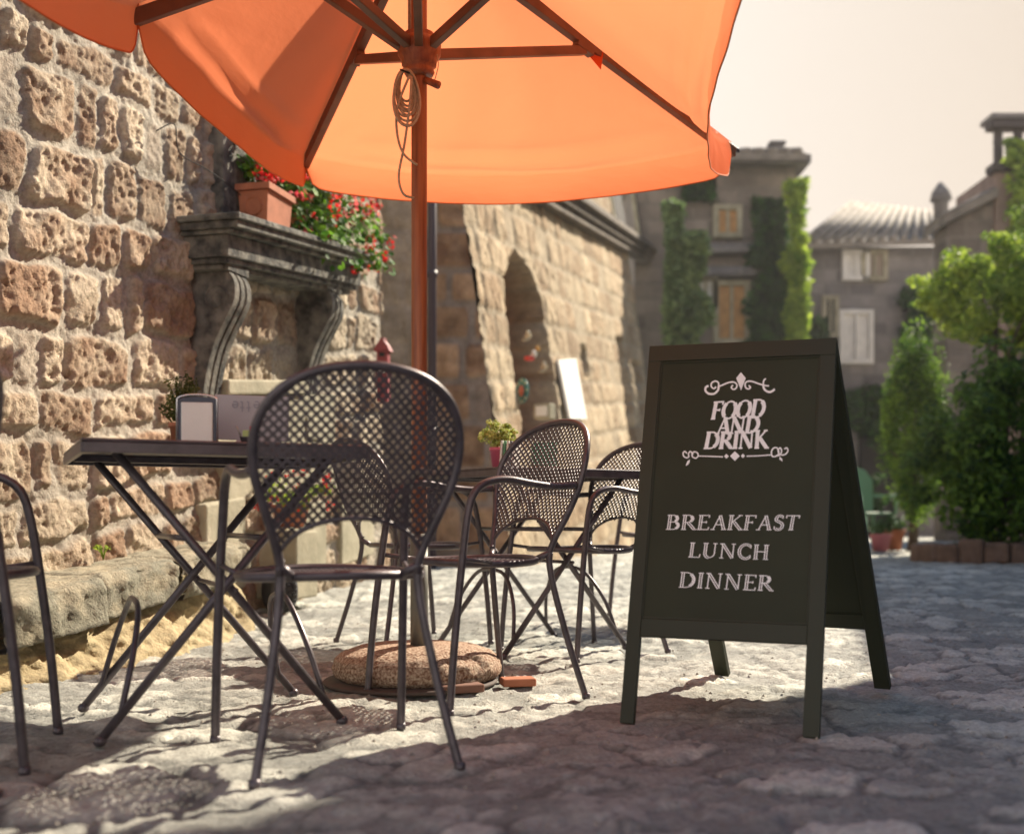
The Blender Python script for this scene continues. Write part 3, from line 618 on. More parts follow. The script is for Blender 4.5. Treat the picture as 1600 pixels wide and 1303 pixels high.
# ------------------------------------------------------------------ foliage helper
def leaves(n, centre, rad, size, mbx=None, shape=None, up=.3, clumps=0, rs=random):
    mbx = mbx or MB(); C_ = Vector(centre); cl = []
    if clumps:
        for i in range(clumps):
            while 1:
                q = Vector((rs.uniform(-1, 1), rs.uniform(-1, 1), rs.uniform(-1, 1)))
                if q.length < 1: break
            q = q.normalized() * (.55 + .4 * rs.random()); cl.append((Vector((q.x * rad[0], q.y * rad[1], q.z * rad[2])), rs.uniform(.22, .42)))
    for i in range(n):
        if cl:
            c, r_ = rs.choice(cl); d = Vector((rs.gauss(0, 1), rs.gauss(0, 1), rs.gauss(0, 1))).normalized() * (rs.random() ** .4)
            p = C_ + c + Vector((d.x * rad[0], d.y * rad[1], d.z * rad[2])) * r_
        else:
            d = Vector((rs.gauss(0, 1), rs.gauss(0, 1), rs.gauss(0, 1))).normalized() * (rs.random() ** .4); p = C_ + Vector((d.x * rad[0], d.y * rad[1], d.z * rad[2]))
        if shape and not shape(p): continue
        s = size * rs.uniform(.6, 1.3); nn = (d + Vector((0, 0, up)) + Vector((rs.gauss(0, .5), rs.gauss(0, .5), rs.gauss(0, .5)))).normalized()
        a = nn.orthogonal().normalized(); a = Matrix.Rotation(rs.random() * 6.28, 3, nn) @ a; b = nn.cross(a)
        mbx.add([p - a * s, p - b * s * .5 + nn * s * .12, p + a * s, p + b * s * .5 + nn * s * .12], [(0, 1, 2), (0, 2, 3)])
    return mbx
def flowers(parent, pts, r, mt, rs=random):
    for c in pts:
        mbx = MB()
        for k in range(9):
            d = Vector((rs.gauss(0, 1), rs.gauss(0, 1), rs.gauss(0, 1))).normalized(); p = Vector(c) + d * r * rs.uniform(.4, 1)
            nn = (d + Vector((rs.gauss(0, .4),) * 3)).normalized(); a = nn.orthogonal().normalized(); b = nn.cross(a); s = r * .42
            q = [p + (a * math.cos(t_) + b * math.sin(t_)) * s * (1 if j % 2 == 0 else .45) for j, t_ in enumerate([j * math.pi / 5 for j in range(10)])]
            mbx.add([p + nn * s * .15] + q, [(0, j + 1, (j + 1) % 10 + 1) for j in range(10)])
        mbx.build('flower_head', mt, parent)
rf = random.Random(3)
# small shrub on the left table
p = on_table(287, 3.17); sh = empty('potted_shrub', p, 0, 'small dense green shrub in a pot behind the napkin dispenser', 'plant')
b = MB(); b.lathe([(.030, 0), (.038, .065), (.042, .066), (.042, .078), (.036, .078)], (0, 0, 0), 20); b.build('pot', M_terra, sh)
f = MB()
for i in range(46):
    a = rf.uniform(0, 6.28); el = rf.uniform(.15, 1.5); d = Vector((math.cos(a) * math.cos(el), math.sin(a) * math.cos(el), math.sin(el))); L_ = rf.uniform(.06, .105); q0_ = Vector((0, 0, .08)); q1_ = q0_ + Vector((d.x * L_ * 1.05, d.y * L_, d.z * L_ * 1.35))
    f.tube([q0_, (q0_ + q1_) / 2 + Vector((0, 0, .006)), q1_], .0011, 4)
    for k in range(36):
        t_ = rf.uniform(.3, 1.05); c = q0_.lerp(q1_, t_); leaves(1, c, (.010, .010, .010), .0062, f, rs=rf)
f.build('foliage', M_leafO, sh)
# sugar bowl with red packet
p = on_table(388, 2.96); sg = empty('sachet_bowl', p, 0, 'small dark bowl holding a green and a red sachet on the left table', 'bowl')
b = MB(); b.lathe([(.016, 0), (.022, .022), (.024, .024)], (0, 0, 0), 16); b.build('bowl', M_metal, sg)
b = MB(); b.bbox((.0, 0, .032), (.030, .004, .020), .001); b.build('sachet', mat('green_sachet', (.35, .42, .15), .6), sg); b = MB(); b.bbox((.012, -.006, .043), (.016, .003, .018), .001); b.build('sachet', mat('red_sachet', (.65, .02, .07), .5), sg)
b = MB(); b.tube([(-.018, 0, .02), (-.030, 0, .05), (-.034, 0, .052)], .002, 6); b.build('spoon', M_metal2, sg)
# pink plant pot and menus on the far table
p = on_table(781, 4.60); pp_ = empty('pink_potted_plant', p, 0, 'pale green bushy plant in a pink pot on the far table', 'plant')
b = MB(); b.lathe([(.024, 0), (.036, .085), (.039, .086), (.039, .10), (.034, .10)], (-.005, 0, 0), 20); b.build('pot', mat('pink_ceramic', (.62, .13, .22), .35), pp_)
f = leaves(900, (0, 0, .155), (.088, .08, .062), .010, None, None, .4, 14, rf); leaves(250, (0, 0, .14), (.05, .05, .05), .010, f, rs=rf); f.build('foliage', leaf_mat('lime_foliage', (.22, .30, .05), (.62, .62, .22), .4, 30), pp_)
p = on_table(793, 4.50); ms = empty('menu_stack', p, R(-20), 'little upright stack of white and green striped menus beside the pink pot', 'menus')
for i, c in enumerate(((.7, .7, .66), (.10, .30, .16), (.7, .68, .62), (.12, .12, .14), (.72, .7, .66))):
    b = MB(); b.bbox((i * .013 - .02, 0, .06), (.009, .07, .118), .001, 0, Matrix.Rotation(R(4), 3, 'Y')); b.build('menu', mat('menu_cover', c, .5), ms)
p = on_table(850, 4.66); gb = empty('green_carton', p, R(12), 'green and white box seen through the mesh back of the side-on chair', 'box')
b = MB(); b.bbox((0, 0, .075), (.10, .05, .10), .002); b.build('box', mat('green_print', (.03, .26, .15), .5), gb); b = MB(); b.bbox((0, 0, .012), (.11, .06, .024), .002); b.build('tray', mat('red_print', (.55, .12, .08), .5), gb)

# ------------------------------------------------------------------ umbrella
KU = .095
PX, PY = V(655, 500, 3.75).x, 3.75
def UP(x, y, z0): return Vector((x, y, z0 + KU * (y - PY)))
um = empty('patio_umbrella', (PX, PY, .0), 0, 'large orange canvas umbrella on a varnished wooden pole over the tables', 'umbrella')
LU = Vector((PX, PY, 0))
def hz_d(px, py, d): return V(px, py, d)
tipA = V(478, 241, 5.17); tipB = V(1141, 221, 4.94); tipC = V(216, 6, 3.40)
tipG = Vector((.60, 2.85, tipC.z - .04)); tipE = Vector((-1.35, 1.90, tipC.z - .12)); tipF = Vector((-.15, 1.35, tipC.z - .2))
apex = V(655, -150, PY)
order = [tipA, tipB, tipG, tipF, tipE, tipC]
b = MB(); b.tube([(0, 0, .14), (0, 0, 1.0), (0, 0, 2.02), (0, 0, apex.z + .03)], .0262, 24); b.build('pole', M_wood, um)
b = MB(); b.lathe([(.024, .10), (.0295, .10), (.0295, .50), (.024, .50)], (0, 0, 0), 24); b.build('pole_sleeve', mat('galvanised_tube', (.20, .20, .18), .5, .5, .2, 10), um)
hubz = V(655, 82, PY).z
b = MB(); b.lathe([(.027, -.085), (.045, -.080), (.052, -.068), (.045, -.052), (.058, -.046), (.060, -.030), (.062, -.026), (.072, -.010), (.074, .022), (.066, .034), (.060, .040), (.052, .046), (.050, .060), (.027, .062)], (0, 0, hubz), 28); b.build('runner_hub', M_wood, um, 0)
b = MB(); b.lathe([(.027, -.06), (.055, -.05), (.06, 0), (.05, .04), (.02, .06)], (0, 0, apex.z), 24); b.build('top_hub', M_wood, um)
b = MB(); b.tube([(.02, -.02, hubz - .10), (.068, -.045, hubz - .128)], [.011, .013], 10); b.build('peg', M_wood, um)
b = MB(); b.tube(crom([(.062, -.03, hubz - .02), (.066, -.035, hubz - .06), (.052, -.035, hubz - .115)], 5), .0016, 5); b.tube([(-.032, -.03, hubz + .05), (-.034, -.03, hubz + .6)], .003, 6); b.tube([(-.026, -.03, hubz + .05), (-.028, -.03, hubz + .6)], .003, 6); b.build('pull_cord', M_rope, um)
def beam(mb, a, b_, w, h):
    a = Vector(a); b_ = Vector(b_); d = (b_ - a).normalized(); s = d.cross(Vector((0, 0, 1))).normalized(); u_ = s.cross(d)
    P = [a + s * i * w / 2 + u_ * j * h / 2 for i, j in ((-1, -1), (1, -1), (1, 1), (-1, 1))] + [b_ + s * i * w / 2 + u_ * j * h / 2 for i, j in ((-1, -1), (1, -1), (1, 1), (-1, 1))]
    mb.hexa([P[0], P[1], P[5], P[4], P[3], P[2], P[6], P[7]])
for tp in order:
    m = MB(); a = apex - LU; c = tp - LU; c = c + (a - c).normalized() * (-.025); dn = Vector((0, 0, -.050))
    beam(m, a.lerp(c, .02) + dn, c + dn * .8, .032, .046); rb = m.build('rib', M_wood2, um, .003)
    m = MB(); mid = a.lerp(c, .455) + dn * 1.6; h0 = Vector((0, 0, hubz + .005)); dd = (mid - h0); dh = Vector((dd.x, dd.y, 0)).normalized(); beam(m, h0 + dh * .05, mid, .028, .034); m.build('strut', M_wood2, um, .003)
    m = MB(); beam(m, a.lerp(c, .43) + dn * 1.2, a.lerp(c, .48) + dn * 1.2, .034, .05); m.build('bracket', M_wood2, um, .002)
    m = MB(); beam(m, c + dn * .5, c + (c - a).normalized() * .035 + dn * .3, .016, .02); m.build('rib_tip', M_metal, rb, .002)
# canopy
cloth = bpy.data.materials.new('orange_canvas'); cloth.use_nodes = True; t_ = cloth.node_tree; bs = t_.nodes['Principled BSDF']; ou = t_.nodes['Material Output']
c_ = N(t_, 'ShaderNodeTexCoord'); nz = N(t_, 'ShaderNodeTexNoise'); nz.inputs['Scale'].default_value = 3; nz.inputs['Detail'].default_value = 6; t_.links.new(c_.outputs['Object'], nz.inputs[0])
rp = N(t_, 'ShaderNodeValToRGB'); rp.color_ramp.elements[0].color = (.62, .13, .03, 1); rp.color_ramp.elements[1].color = (.72, .17, .04, 1); t_.links.new(nz.outputs[0], rp.inputs[0]); t_.links.new(rp.outputs[0], bs.inputs[0]); bs.inputs['Roughness'].default_value = .9; bs.inputs['Specular IOR Level'].default_value = .05
tr_ = N(t_, 'ShaderNodeBsdfTranslucent'); tr_.inputs[0].default_value = (.92, .275, .125, 1); ms_ = N(t_, 'ShaderNodeMixShader'); ms_.inputs[0].default_value = .50
nb = N(t_, 'ShaderNodeTexNoise'); nb.inputs['Scale'].default_value = 5; nb.inputs['Detail'].default_value = 5; mp_ = N(t_, 'ShaderNodeMapping'); mp_.inputs['Scale'].default_value = (1, 1, 2.5); t_.links.new(c_.outputs['Object'], mp_.inputs[0]); t_.links.new(mp_.outputs[0], nb.inputs[0]); bp_ = N(t_, 'ShaderNodeBump'); bp_.inputs['Distance'].default_value = .01; bp_.inputs['Strength'].default_value = .5; t_.links.new(nb.outputs[0], bp_.inputs['Height']); t_.links.new(bp_.outputs[0], bs.inputs['Normal']); t_.links.new(bp_.outputs[0], tr_.inputs['Normal'])
t_.links.new(bs.outputs[0], ms_.inputs[1]); t_.links.new(tr_.outputs[0], ms_.inputs[2]); t_.links.new(ms_.outputs[0], ou.inputs[0])
M_seam = mat('orange_seam', (.62, .15, .03), .8)
cn = None
for i in range(6):
    a = order[i] - LU; c = order[(i + 1) % 6] - LU; ap = apex - LU + Vector((0, 0, .02)); nr, ns = 40, 56; vs = []; mbx = MB()
    span = (c - a).length; outd = ((a + c) / 2 - ap); outd.z = 0; outd = outd.normalized()
    sag = .076 * span
    def edge(s):   # sagging hem line between the two rib tips
        p = a.lerp(c, s); k = 4 * s * (1 - s); return p + Vector((0, 0, -sag * k)) - outd * .10 * k * span / 2
    for r_ in range(nr + 1):
        for s_i in range(ns + 1):
            rr = r_ / nr; s = s_i / ns; k = 4 * s * (1 - s); e_ = edge(s); p = ap.lerp(e_, rr)
            wr = .010 * (float(vn(s * 5 + i, rr * 3, 4)) - .5) * k * rr + (math.sin((s * 9 + i) * 2.3 + 5 * rr) * .0035 + math.sin(s * 31 + 9 * rr * rr + i) * .0016) * rr * k
            fold = -.028 * math.exp(-((rr - .955 + .02 * math.sin(s * 5)) / .022) ** 2) * k ** 1.6 + .014 * math.exp(-((rr - .90) / .03) ** 2) * k
            corner = sum(math.sin(math.atan2(1 - rr + .002, (s if q == 0 else 1 - s) + .002) * 14 + i) * .006 * math.exp(-(((1 - rr) ** 2 + (s if q == 0 else 1 - s) ** 2) / .035)) for q in (0, 1))
            vs.append(p + Vector((0, 0, wr + fold + corner * min(1, k * 6) - .030 * math.sin(math.pi * rr) * k ** 1.6)))
    nv = 12      # valance with rounded corners
    for r_ in range(1, nv + 1):
        for s_i in range(ns + 1):
            s = s_i / ns; x = min(s, 1 - s) * span; cr_ = .09; vv = .150 * (1 - .12 * 4 * s * (1 - s)); 
            if x < cr_: vv -= (cr_ - math.sqrt(max(0, cr_ ** 2 - (cr_ - x) ** 2))) * .95
            e_ = edge(s); q = r_ / nv
            ins = min(1, x / .05) * 0 ; sh_ = (a.lerp(c, .5) - e_); 
            vs.append(e_ + Vector((0, 0, -vv * q)) + outd * ((.004 * math.sin(s * 15 + i)) * q * (1 if x > .1 else x / .1) + .008 * math.sin(math.pi * q) + .0015 * math.sin(s * 50 + q * 3)))
    R_ = nr + nv; W_ = ns + 1
    mbx.add(vs, [(r_ * W_ + k, r_ * W_ + k + 1, (r_ + 1) * W_ + k + 1, (r_ + 1) * W_ + k) for r_ in range(R_) for k in range(ns)], True)
    cp = mbx.build('canopy_panel', cloth, um)
    hm = MB(); hm.tube([vs[R_ * W_ + k] for k in range(W_)], .0028, 5); sv = [vs[r_ * W_] for r_ in range(nr, R_ + 1)]; hm.tube(sv, .0028, 5); hm.tube([vs[r_ * W_ + ns] for r_ in range(nr, R_ + 1)], .0028, 5); hm.build('hem', M_seam, cp)
# reinforcement pocket on rib B
m = MB(); a = apex - LU; c = tipB - LU; q = a.lerp(c, .50) + Vector((0, 0, -.03)); m.prism([q + Vector((-.10, -.04, .03)), q + Vector((.0, .0, .0)), q + Vector((.03, 0, -.02)), q + Vector((.018, -.01, -.095))], Vector((0, 0, 0)), Vector((.0, .003, .001))); m.build('pocket', cloth, um)
# rope coil hanging on the pole
rp0 = V(636, 108, 3.62); rc = empty('rope_coil', rp0, 0, 'pale rope coil hanging from the umbrella runner', 'rope')
m = MB(); rr_ = random.Random(9)
for k in range(9):
    hh = .105 + .010 * k + rr_.uniform(-.006, .006); ww = .026 + .0028 * k + rr_.uniform(-.003, .003); ox = rr_.uniform(-.006, .006)
    m.tube([Vector((ox + ww * math.sin(a_) * (.75 + .25 * (1 - math.cos(a_)) / 2), -.004 * k + .012 * math.sin(a_ * 1.0), -hh * (1 - math.cos(a_)) / 2 - .002 * k)) for a_ in [j * 2 * math.pi / 36 for j in range(36)]], .0040, 7, closed=True)
m.tube(crom([V(640, 118, 3.585) - rp0, V(622, 165, 3.585) - rp0, V(620, 205, 3.6) - rp0, V(630, 240, 3.6) - rp0, V(652, 258, 3.6) - rp0], 8), .0040, 7)
m.tube(crom([V(643, 120, 3.575) - rp0, V(640, 165, 3.575) - rp0, V(632, 225, 3.6) - rp0, V(623, 275, 3.6) - rp0, V(630, 303, 3.6) - rp0, V(646, 309, 3.65) - rp0], 8), .0040, 7)
m.build('rope', M_rope, rc); m = MB(); m.tube([(-.018, -.04, -.018), (.012, -.045, -.032)], .003, 6); m.build('tie', M_black, rc)
# concrete foot and bricks
ub = empty('umbrella_base', (PX, PY + .05, 0), 0, 'round speckled concrete umbrella foot with chipped edge on terracotta tiles', 'umbrella base')
m = MB(); prof = [(.12, .012), (.262, .014), (.280, .028), (.287, .050), (.278, .078), (.252, .100), (.20, .118), (.12, .126), (.03, .128)]
pf = []
for i in range(len(prof) - 1):
    for k in range(4): pf.append((prof[i][0] + (prof[i + 1][0] - prof[i][0]) * k / 4, prof[i][1] + (prof[i + 1][1] - prof[i][1]) * k / 4))
pf.append(prof[-1])
m.lathe(pf, (-.01, 0, 0), 120, lambda a, z_: 1 + (float(vn(a * 22, z_ * 160, 2)) - .5) * .022 + (float(vn(a * 50, z_ * 350, 5)) - .5) * .016 - (.10 if -1.1 < a - 2 * math.pi < -.55 and z_ > .03 else 0) * float(vn(a * 9, z_ * 60, 8)))
m.build('concrete_disc', M_base, ub)
for (x, y, w, l, rz, nm) in ((.33, -.10, .11, .07, 12, 0), (.14, -.235, .15, .08, 20, 1)):
    m = MB(); m.bbox((0, 0, .012), (w, l, .026), .003, R(rz)); o = m.build('roof_tile', M_terra if nm == 0 else mat('dirty_tile', (.20, .10, .07), .9, 0, .3, 20), None)
    o.location = (PX + x, PY + .05 + y, 0); tag(o, 'orange brick tile sticking out on the right of the concrete foot' if nm == 0 else 'broken brown tile wedged under the front of the concrete foot', 'tile')
m = MB(); m.lathe([(.20, -.002), (.288, -.002), (.293, .006), (.288, .012), (.1, .013)], (0, 0, 0), 40); o = m.build('base_plate', mat('rust_plate', (.085, .060, .05), .8, 0, .3, 20), ub); o.location = (-.03, -.035, 0)

# ------------------------------------------------------------------ A-board
bd = empty('blackboard_sign', (.55, 3.1, 0), R(0), 'dark olive A-frame blackboard reading FOOD AND DRINK on the right', 'sign')
LBd = Vector((.55, 3.1, 0))
FL, FR = V(968, 1129, 3.02), V(1280, 1153, 2.81)
TL, TR = V(1015, 541, 3.30), V(1307, 528, 3.08)
FL.z = 0; FR.z = 0
nrm = (TR - FL).cross(TL - FR).normalized()
nrm = (FR - FL).cross(TL - FL).normalized()
if nrm.y > 0: nrm = -nrm
def BQ(u, v, o=0): return (FL.lerp(FR, u)).lerp(TL.lerp(TR, u), v) + nrm * o - LBd
def bpiece(u0, u1, v0, v1, o0, o1):
    m = MB(); m.hexa([BQ(u0, v0, o0), BQ(u1, v0, o0), BQ(u1, v0, o1), BQ(u0, v0, o1), BQ(u0, v1, o0), BQ(u1, v1, o0), BQ(u1, v1, o1), BQ(u0, v1, o1)]); return m
leaf1 = empty('front_leaf', (0, 0, 0)); leaf1.parent = bd
su = .072; vb = .217; vt = .955
bpiece(0, su, 0, .999, -.022, 0).build('stile', M_board, leaf1, .0015); bpiece(1 - su * 1.1, 1, 0, .999, -.022, 0).build('stile', M_board, leaf1, .0015)
bpiece(su + .001, 1 - su * 1.1 - .001, vb, vb + .045, -.021, -.0012).build('rail', M_board, leaf1, .0015); bpiece(0, 1, .999 - .046 + .048, 1.0, 0, 0)
bpiece(0.0, 1.0, vt, 1.0, -.0235, .0015).build('top_rail', M_board, leaf1, .0015)
bpiece(su - .01, 1 - su * 1.1 + .01, vb + .03, vt + .01, -.016, -.006).build('panel', M_board2, leaf1)
mo = MB()
for (a, b_, c, d) in ((su, su + .008, vb + .046, vt), (1 - su * 1.1 - .008, 1 - su * 1.1, vb + .046, vt), (su, 1 - su * 1.1, vb + .0455, vb + .050), (su, 1 - su * 1.1, vt - .005, vt - .0003)):
    mm_ = bpiece(a, b_, c, d, -.006, -.0025); mo.add(mm_.v, mm_.f)
mo.build('moulding', M_board, leaf1, .001)
# rear leaf
RL, RR = V(1117, 1050, 3.92), V(1391, 1070, 3.60); RL.z = 0; RR.z = 0
off = Vector((.012, .055, -.004)); TL2, TR2 = TL + off, TR + off + Vector((.0, 0, 0))
n2_ = (RR - RL).cross(TL2 - RL).normalized(); n2_ = n2_ if n2_.y > 0 else -n2_
def CQ(u, v, o=0): return (RL.lerp(RR, u)).lerp(TL2.lerp(TR2, u), v) + n2_ * o - LBd
leaf2 = empty('rear_leaf', (0, 0, 0)); leaf2.parent = bd
def cpiece(u0, u1, v0, v1, o0, o1, nm, mt):
    m = MB(); m.hexa([CQ(u0, v0, o0), CQ(u1, v0, o0), CQ(u1, v0, o1), CQ(u0, v0, o1), CQ(u0, v1, o0), CQ(u1, v1, o0), CQ(u1, v1, o1), CQ(u0, v1, o1)]); return m.build(nm, mt, leaf2, .0015)
cpiece(0, .085, 0, 1, 0, .022, 'stile', M_board); cpiece(.915, 1, 0, 1, 0, .022, 'stile', M_board); cpiece(.0855, .9145, .19, .235, .001, .021, 'rail', M_board); cpiece(.0855, .9145, .95, .995, .001, .021, 'top_rail', M_board); cpiece(.08, .92, .225, .955, .006, .016, 'panel', M_board2)
for u in (.12, .88):
    m = MB(); p1 = BQ(u, .985, -.024); p2 = CQ(u, .985, 0); m.tube([p1, (p1 + p2) / 2 + Vector((0, 0, .01)), p2], .007, 8); m.build('hinge', M_metal2, bd)
m = MB(); m.tube(crom([BQ(.93, .35, -.024), (BQ(.93, .35, -.024) + CQ(.93, .35)) / 2 + Vector((0, 0, -.05)), CQ(.93, .35)], 8), .002, 6)
# painted words on the panel: photo pixel -> panel plane
pn = nrm; p0_ = BQ(.5, .5, -.0058) + LBd
def on_board(px, py, lift=0):
    d = Vector(((px - 800) / F, 1, (HOR - py) / F)); o = Vector((0, 0, CAMH)); t__ = (p0_ - o).dot(pn) / d.dot(pn); return o + d * t__ + pn * lift - LBd
def wordpx(text, style, bl, br, tl, tr, name, track=.06):
    def fn(u, v, l):
        B_ = (bl[0] + (br[0] - bl[0]) * u, bl[1] + (br[1] - bl[1]) * u); T_ = (tl[0] + (tr[0] - tl[0]) * u, tl[1] + (tr[1] - tl[1]) * u)
        return on_board(B_[0] + (T_[0] - B_[0]) * v, B_[1] + (T_[1] - B_[1]) * v, l)
    o = word(text, style, fn, track).build(name, M_chalk, leaf1); return o
wordpx('BREAKFAST', 'inline', (1040, 827), (1246, 828), (1043, 805), (1250, 806), 'lettering')
wordpx('LUNCH', 'inline', (1075, 870), (1202, 874), (1078, 848), (1204, 852), 'lettering')
wordpx('DINNER', 'inline', (1060, 917), (1207, 923), (1063, 894), (1210, 900), 'lettering')
wordpx('FOOD', 'solid', (1110, 655), (1194, 652), (1115, 629), (1199, 624), 'lettering', .0)
wordpx('AND', 'solid', (1118, 678), (1186, 676), (1122, 653), (1190, 650), 'lettering', -.02)
wordpx('DRINK', 'solid', (1099, 701), (1200, 700), (1104, 676), (1201, 673), 'lettering', -.02)
def Z5(x, y): return (1020 + x / 3.257, 560 + y / 3.257)
def swirl(mb, pts, w, k=5):
    q = crom([Vector((x, y, 0)) for x, y in pts], k); ribbon(mb, [Z5(p.x, p.y) for p in q], w / 3.257, lambda x, y, l: on_board(x, y, l), nl())
def poly(mb, pts): 
    l = nl(); mb.add([on_board(*Z5(x, y), l) for x, y in pts], [tuple(range(len(pts)))])
m = MB()
poly(m, [(449, 72), (425, 102), (450, 164), (474, 102)])
swirl(m, [(408, 136), (400, 148), (410, 158), (424, 152), (428, 134), (412, 121), (384, 124), (350, 138), (335, 143)], 8)
swirl(m, [(335, 143), (332, 162), (312, 180), (286, 180), (269, 166), (270, 148), (284, 140)], 11)
swirl(m, [(335, 143), (334, 124), (318, 116), (300, 126), (298, 144), (312, 154), (322, 144)], 8)
swirl(m, [(488, 138), (497, 148), (488, 156), (474, 150), (470, 130), (482, 118), (506, 118), (540, 130), (562, 136)], 8)
swirl(m, [(562, 136), (566, 112), (586, 100), (606, 108), (604, 126), (590, 140), (562, 136)], 8)
swirl(m, [(562, 138), (570, 160), (594, 172), (618, 160), (630, 140), (622, 122), (612, 128)], 11)
m.build('ornament', M_chalk, leaf1)
m = MB()
poly(m, [(418, 473), (393, 497), (418, 522), (443, 497)]); poly(m, [(375, 486), (363, 498), (375, 511), (387, 498)]); poly(m, [(459, 485), (448, 497), (459, 508), (470, 497)])
swirl(m, [(358, 501), (300, 499), (232, 497)], 6); swirl(m, [(478, 498), (540, 496), (604, 491)], 6)
swirl(m, [(232, 497), (228, 482), (212, 476), (200, 486), (204, 502), (220, 508), (232, 497)], 7); swirl(m, [(206, 490), (192, 474), (182, 486), (184, 500), (172, 506), (158, 498), (155, 482), (164, 474), (174, 484)], 7)
swirl(m, [(604, 491), (612, 500), (632, 496), (642, 478), (632, 456), (614, 458), (604, 476), (606, 491)], 7); swirl(m, [(626, 496), (648, 492), (656, 470), (648, 456), (638, 470), (648, 490), (672, 490), (688, 472), (682, 456), (670, 462)], 7)
poly(m, [(190, 514), (176, 524), (168, 548), (180, 542), (188, 530)]); poly(m, [(646, 500), (644, 514), (660, 525), (660, 512)])
m.build('ornament', M_chalk, leaf1)

# ------------------------------------------------------------------ geraniums on the mantel
def onm(t_, off, zz): return W1(t_, off, zz + K * (t_ - .97))   # heights above the mantel slope
pot = empty('window_geranium', onm(1.62, .19, 1.995), 0, 'red geranium spilling from a terracotta trough over the dark mantel under the window', 'plant')
LP = pot.location; rz = math.atan2(u1.y, u1.x)
def trough(parent, t0_, L_):
    m = MB(); c = onm(t0_ + L_ / 2, .17, 0)
    dz = K * (t0_ + L_ / 2 - .97)
    q = MB()
    for (g, za, zb, k) in ((0, 0, .17, .012), (.014, .17, .205, 0)):
        lo = [(-L_ / 2 + k - g, -.085 + k - g), (L_ / 2 - k + g, -.085 + k - g), (L_ / 2 - k + g, .085 - k + g), (-L_ / 2 + k - g, .085 - k + g)]; hi = [(-L_ / 2 - g, -.085 - g), (L_ / 2 + g, -.085 - g), (L_ / 2 + g, .085 + g), (-L_ / 2 - g, .085 + g)]
        Mz = Matrix.Rotation(rz, 3, 'Z'); cc = Vector((c.x, c.y, 1.993 + dz))
        q.hexa([Mz @ Vector((x, y, za)) + cc - LP for x, y in lo] + [Mz @ Vector((x, y, zb)) + cc - LP for x, y in hi])
    # wreath emblem on the end face towards the street corner
    e0 = Matrix.Rotation(rz, 3, 'Z') @ Vector((-L_ / 2 + .003, 0, .09)) + Vector((c.x, c.y, 1.993 + dz)) - LP
    ax = Vector((n1.x, n1.y, 0)); q.tube([e0 + ax * .045 * math.cos(a) + Vector((0, 0, .045 * math.sin(a))) for a in [k * 2 * math.pi / 28 for k in range(28)]], .005, 6, closed=True)
    for k in range(14):
        a = k * 2 * math.pi / 14; q.tube([e0 + ax * .055 * math.cos(a) + Vector((0, 0, .055 * math.sin(a))), e0 + ax * .040 * math.cos(a + .3) + Vector((0, 0, .040 * math.sin(a + .3)))], .004, 5)
    return q.build('trough', M_terra, parent, .005)
trough(pot, 1.42, .28)
f = MB(); rg = random.Random(12)
def gerleaf(mbx, p, s, rs):
    nn = Vector((n1.x * .6 + rs.gauss(0, .5), n1.y * .6 - .25 + rs.gauss(0, .5), .6 + rs.gauss(0, .4))).normalized(); a = nn.orthogonal().normalized(); a = Matrix.Rotation(rs.random() * 6.28, 3, nn) @ a; b_ = nn.cross(a)
    q = [p + (a * math.cos(x) + b_ * math.sin(x)) * s * (1 + .18 * math.cos(x * 5)) + nn * s * .15 for x in [j * 2 * math.pi / 10 for j in range(10)]]
    mbx.add([p] + q, [(0, j + 1, (j + 1) % 10 + 1) for j in range(10)])
fl = []; 
def inblob():
    while 1:
        a = rg.random(); t_ = 1.40 + a * 1.42; top = .52 - .10 * max(0, a - .2) - .22 * max(0, a - .75); bot = .06 - .20 * smooth(.2, .55, a)
        if a < .12: bot = .22
        zz = rg.uniform(float(bot), float(top)); off = rg.uniform(.05, .20 + .26 * float(smooth(.15, .5, a)) * (1 - max(0, zz) / .6))
        if vn(t_ * 6, zz * 8, 5) > .28: return t_, off, zz
for i in range(1200):
    t_, off, zz = inblob(); p = onm(t_, off, 1.995 + zz) - LP; gerleaf(f, p, rg.uniform(.014, .026), rg)
for i in range(60):
    t_, off, zz = inblob(); p0g = onm(1.45 + rg.random() * .3, .17, 2.19) - LP; p = onm(t_, off, 1.995 + zz) - LP; f.tube([p0g, (p0g + p) / 2 + Vector((0, 0, .05)), p], .0022, 4)
f.build('foliage', M_leafA, pot)
pts = []
for i in range(98):
    t_, off, zz = inblob(); pts.append(onm(t_, off + .06, 1.995 + zz) - LP)
flowers(pot, pts[:68], .046, M_petal, rg); flowers(pot, pts[68:], .040, M_pink, rg)
# wire on the wall
m = MB(); m.tube(crom([W1(.70, .07, 2.30), W1(.80, .10, 2.36), W1(.86, .09, 2.25), W1(1.1, .10, 2.24), W1(1.35, .10, 2.22), W1(1.7, .1, 2.16)], 6), .003, 5); tag(m.build('loose_wire', M_black), 'thin black wire looping on the rough wall left of the mantel', 'wire')

# low geranium planter behind the nearest chair
gp = W1(1.80, .20, .50); gpl = empty('potted_geranium', gp, 0, 'red geranium on the low wall blocks, seen through the back of the nearest chair', 'plant')
m = MB(); m.lathe([(.07, 0), (.095, .10), (.105, .102), (.105, .125), (.09, .125)], (0, 0, 0), 28); m.build('pot', M_terra, gpl)
f = leaves(700, (0, 0, .19), (.21, .17, .10), .018, None, None, .5, 12, rg); f.build('foliage', M_leafY, gpl)
flowers(gpl, [(rg.uniform(-.2, .24), rg.uniform(-.16, -.02), rg.uniform(.10, .31)) for i in range(22)], .030, M_petal, rg)
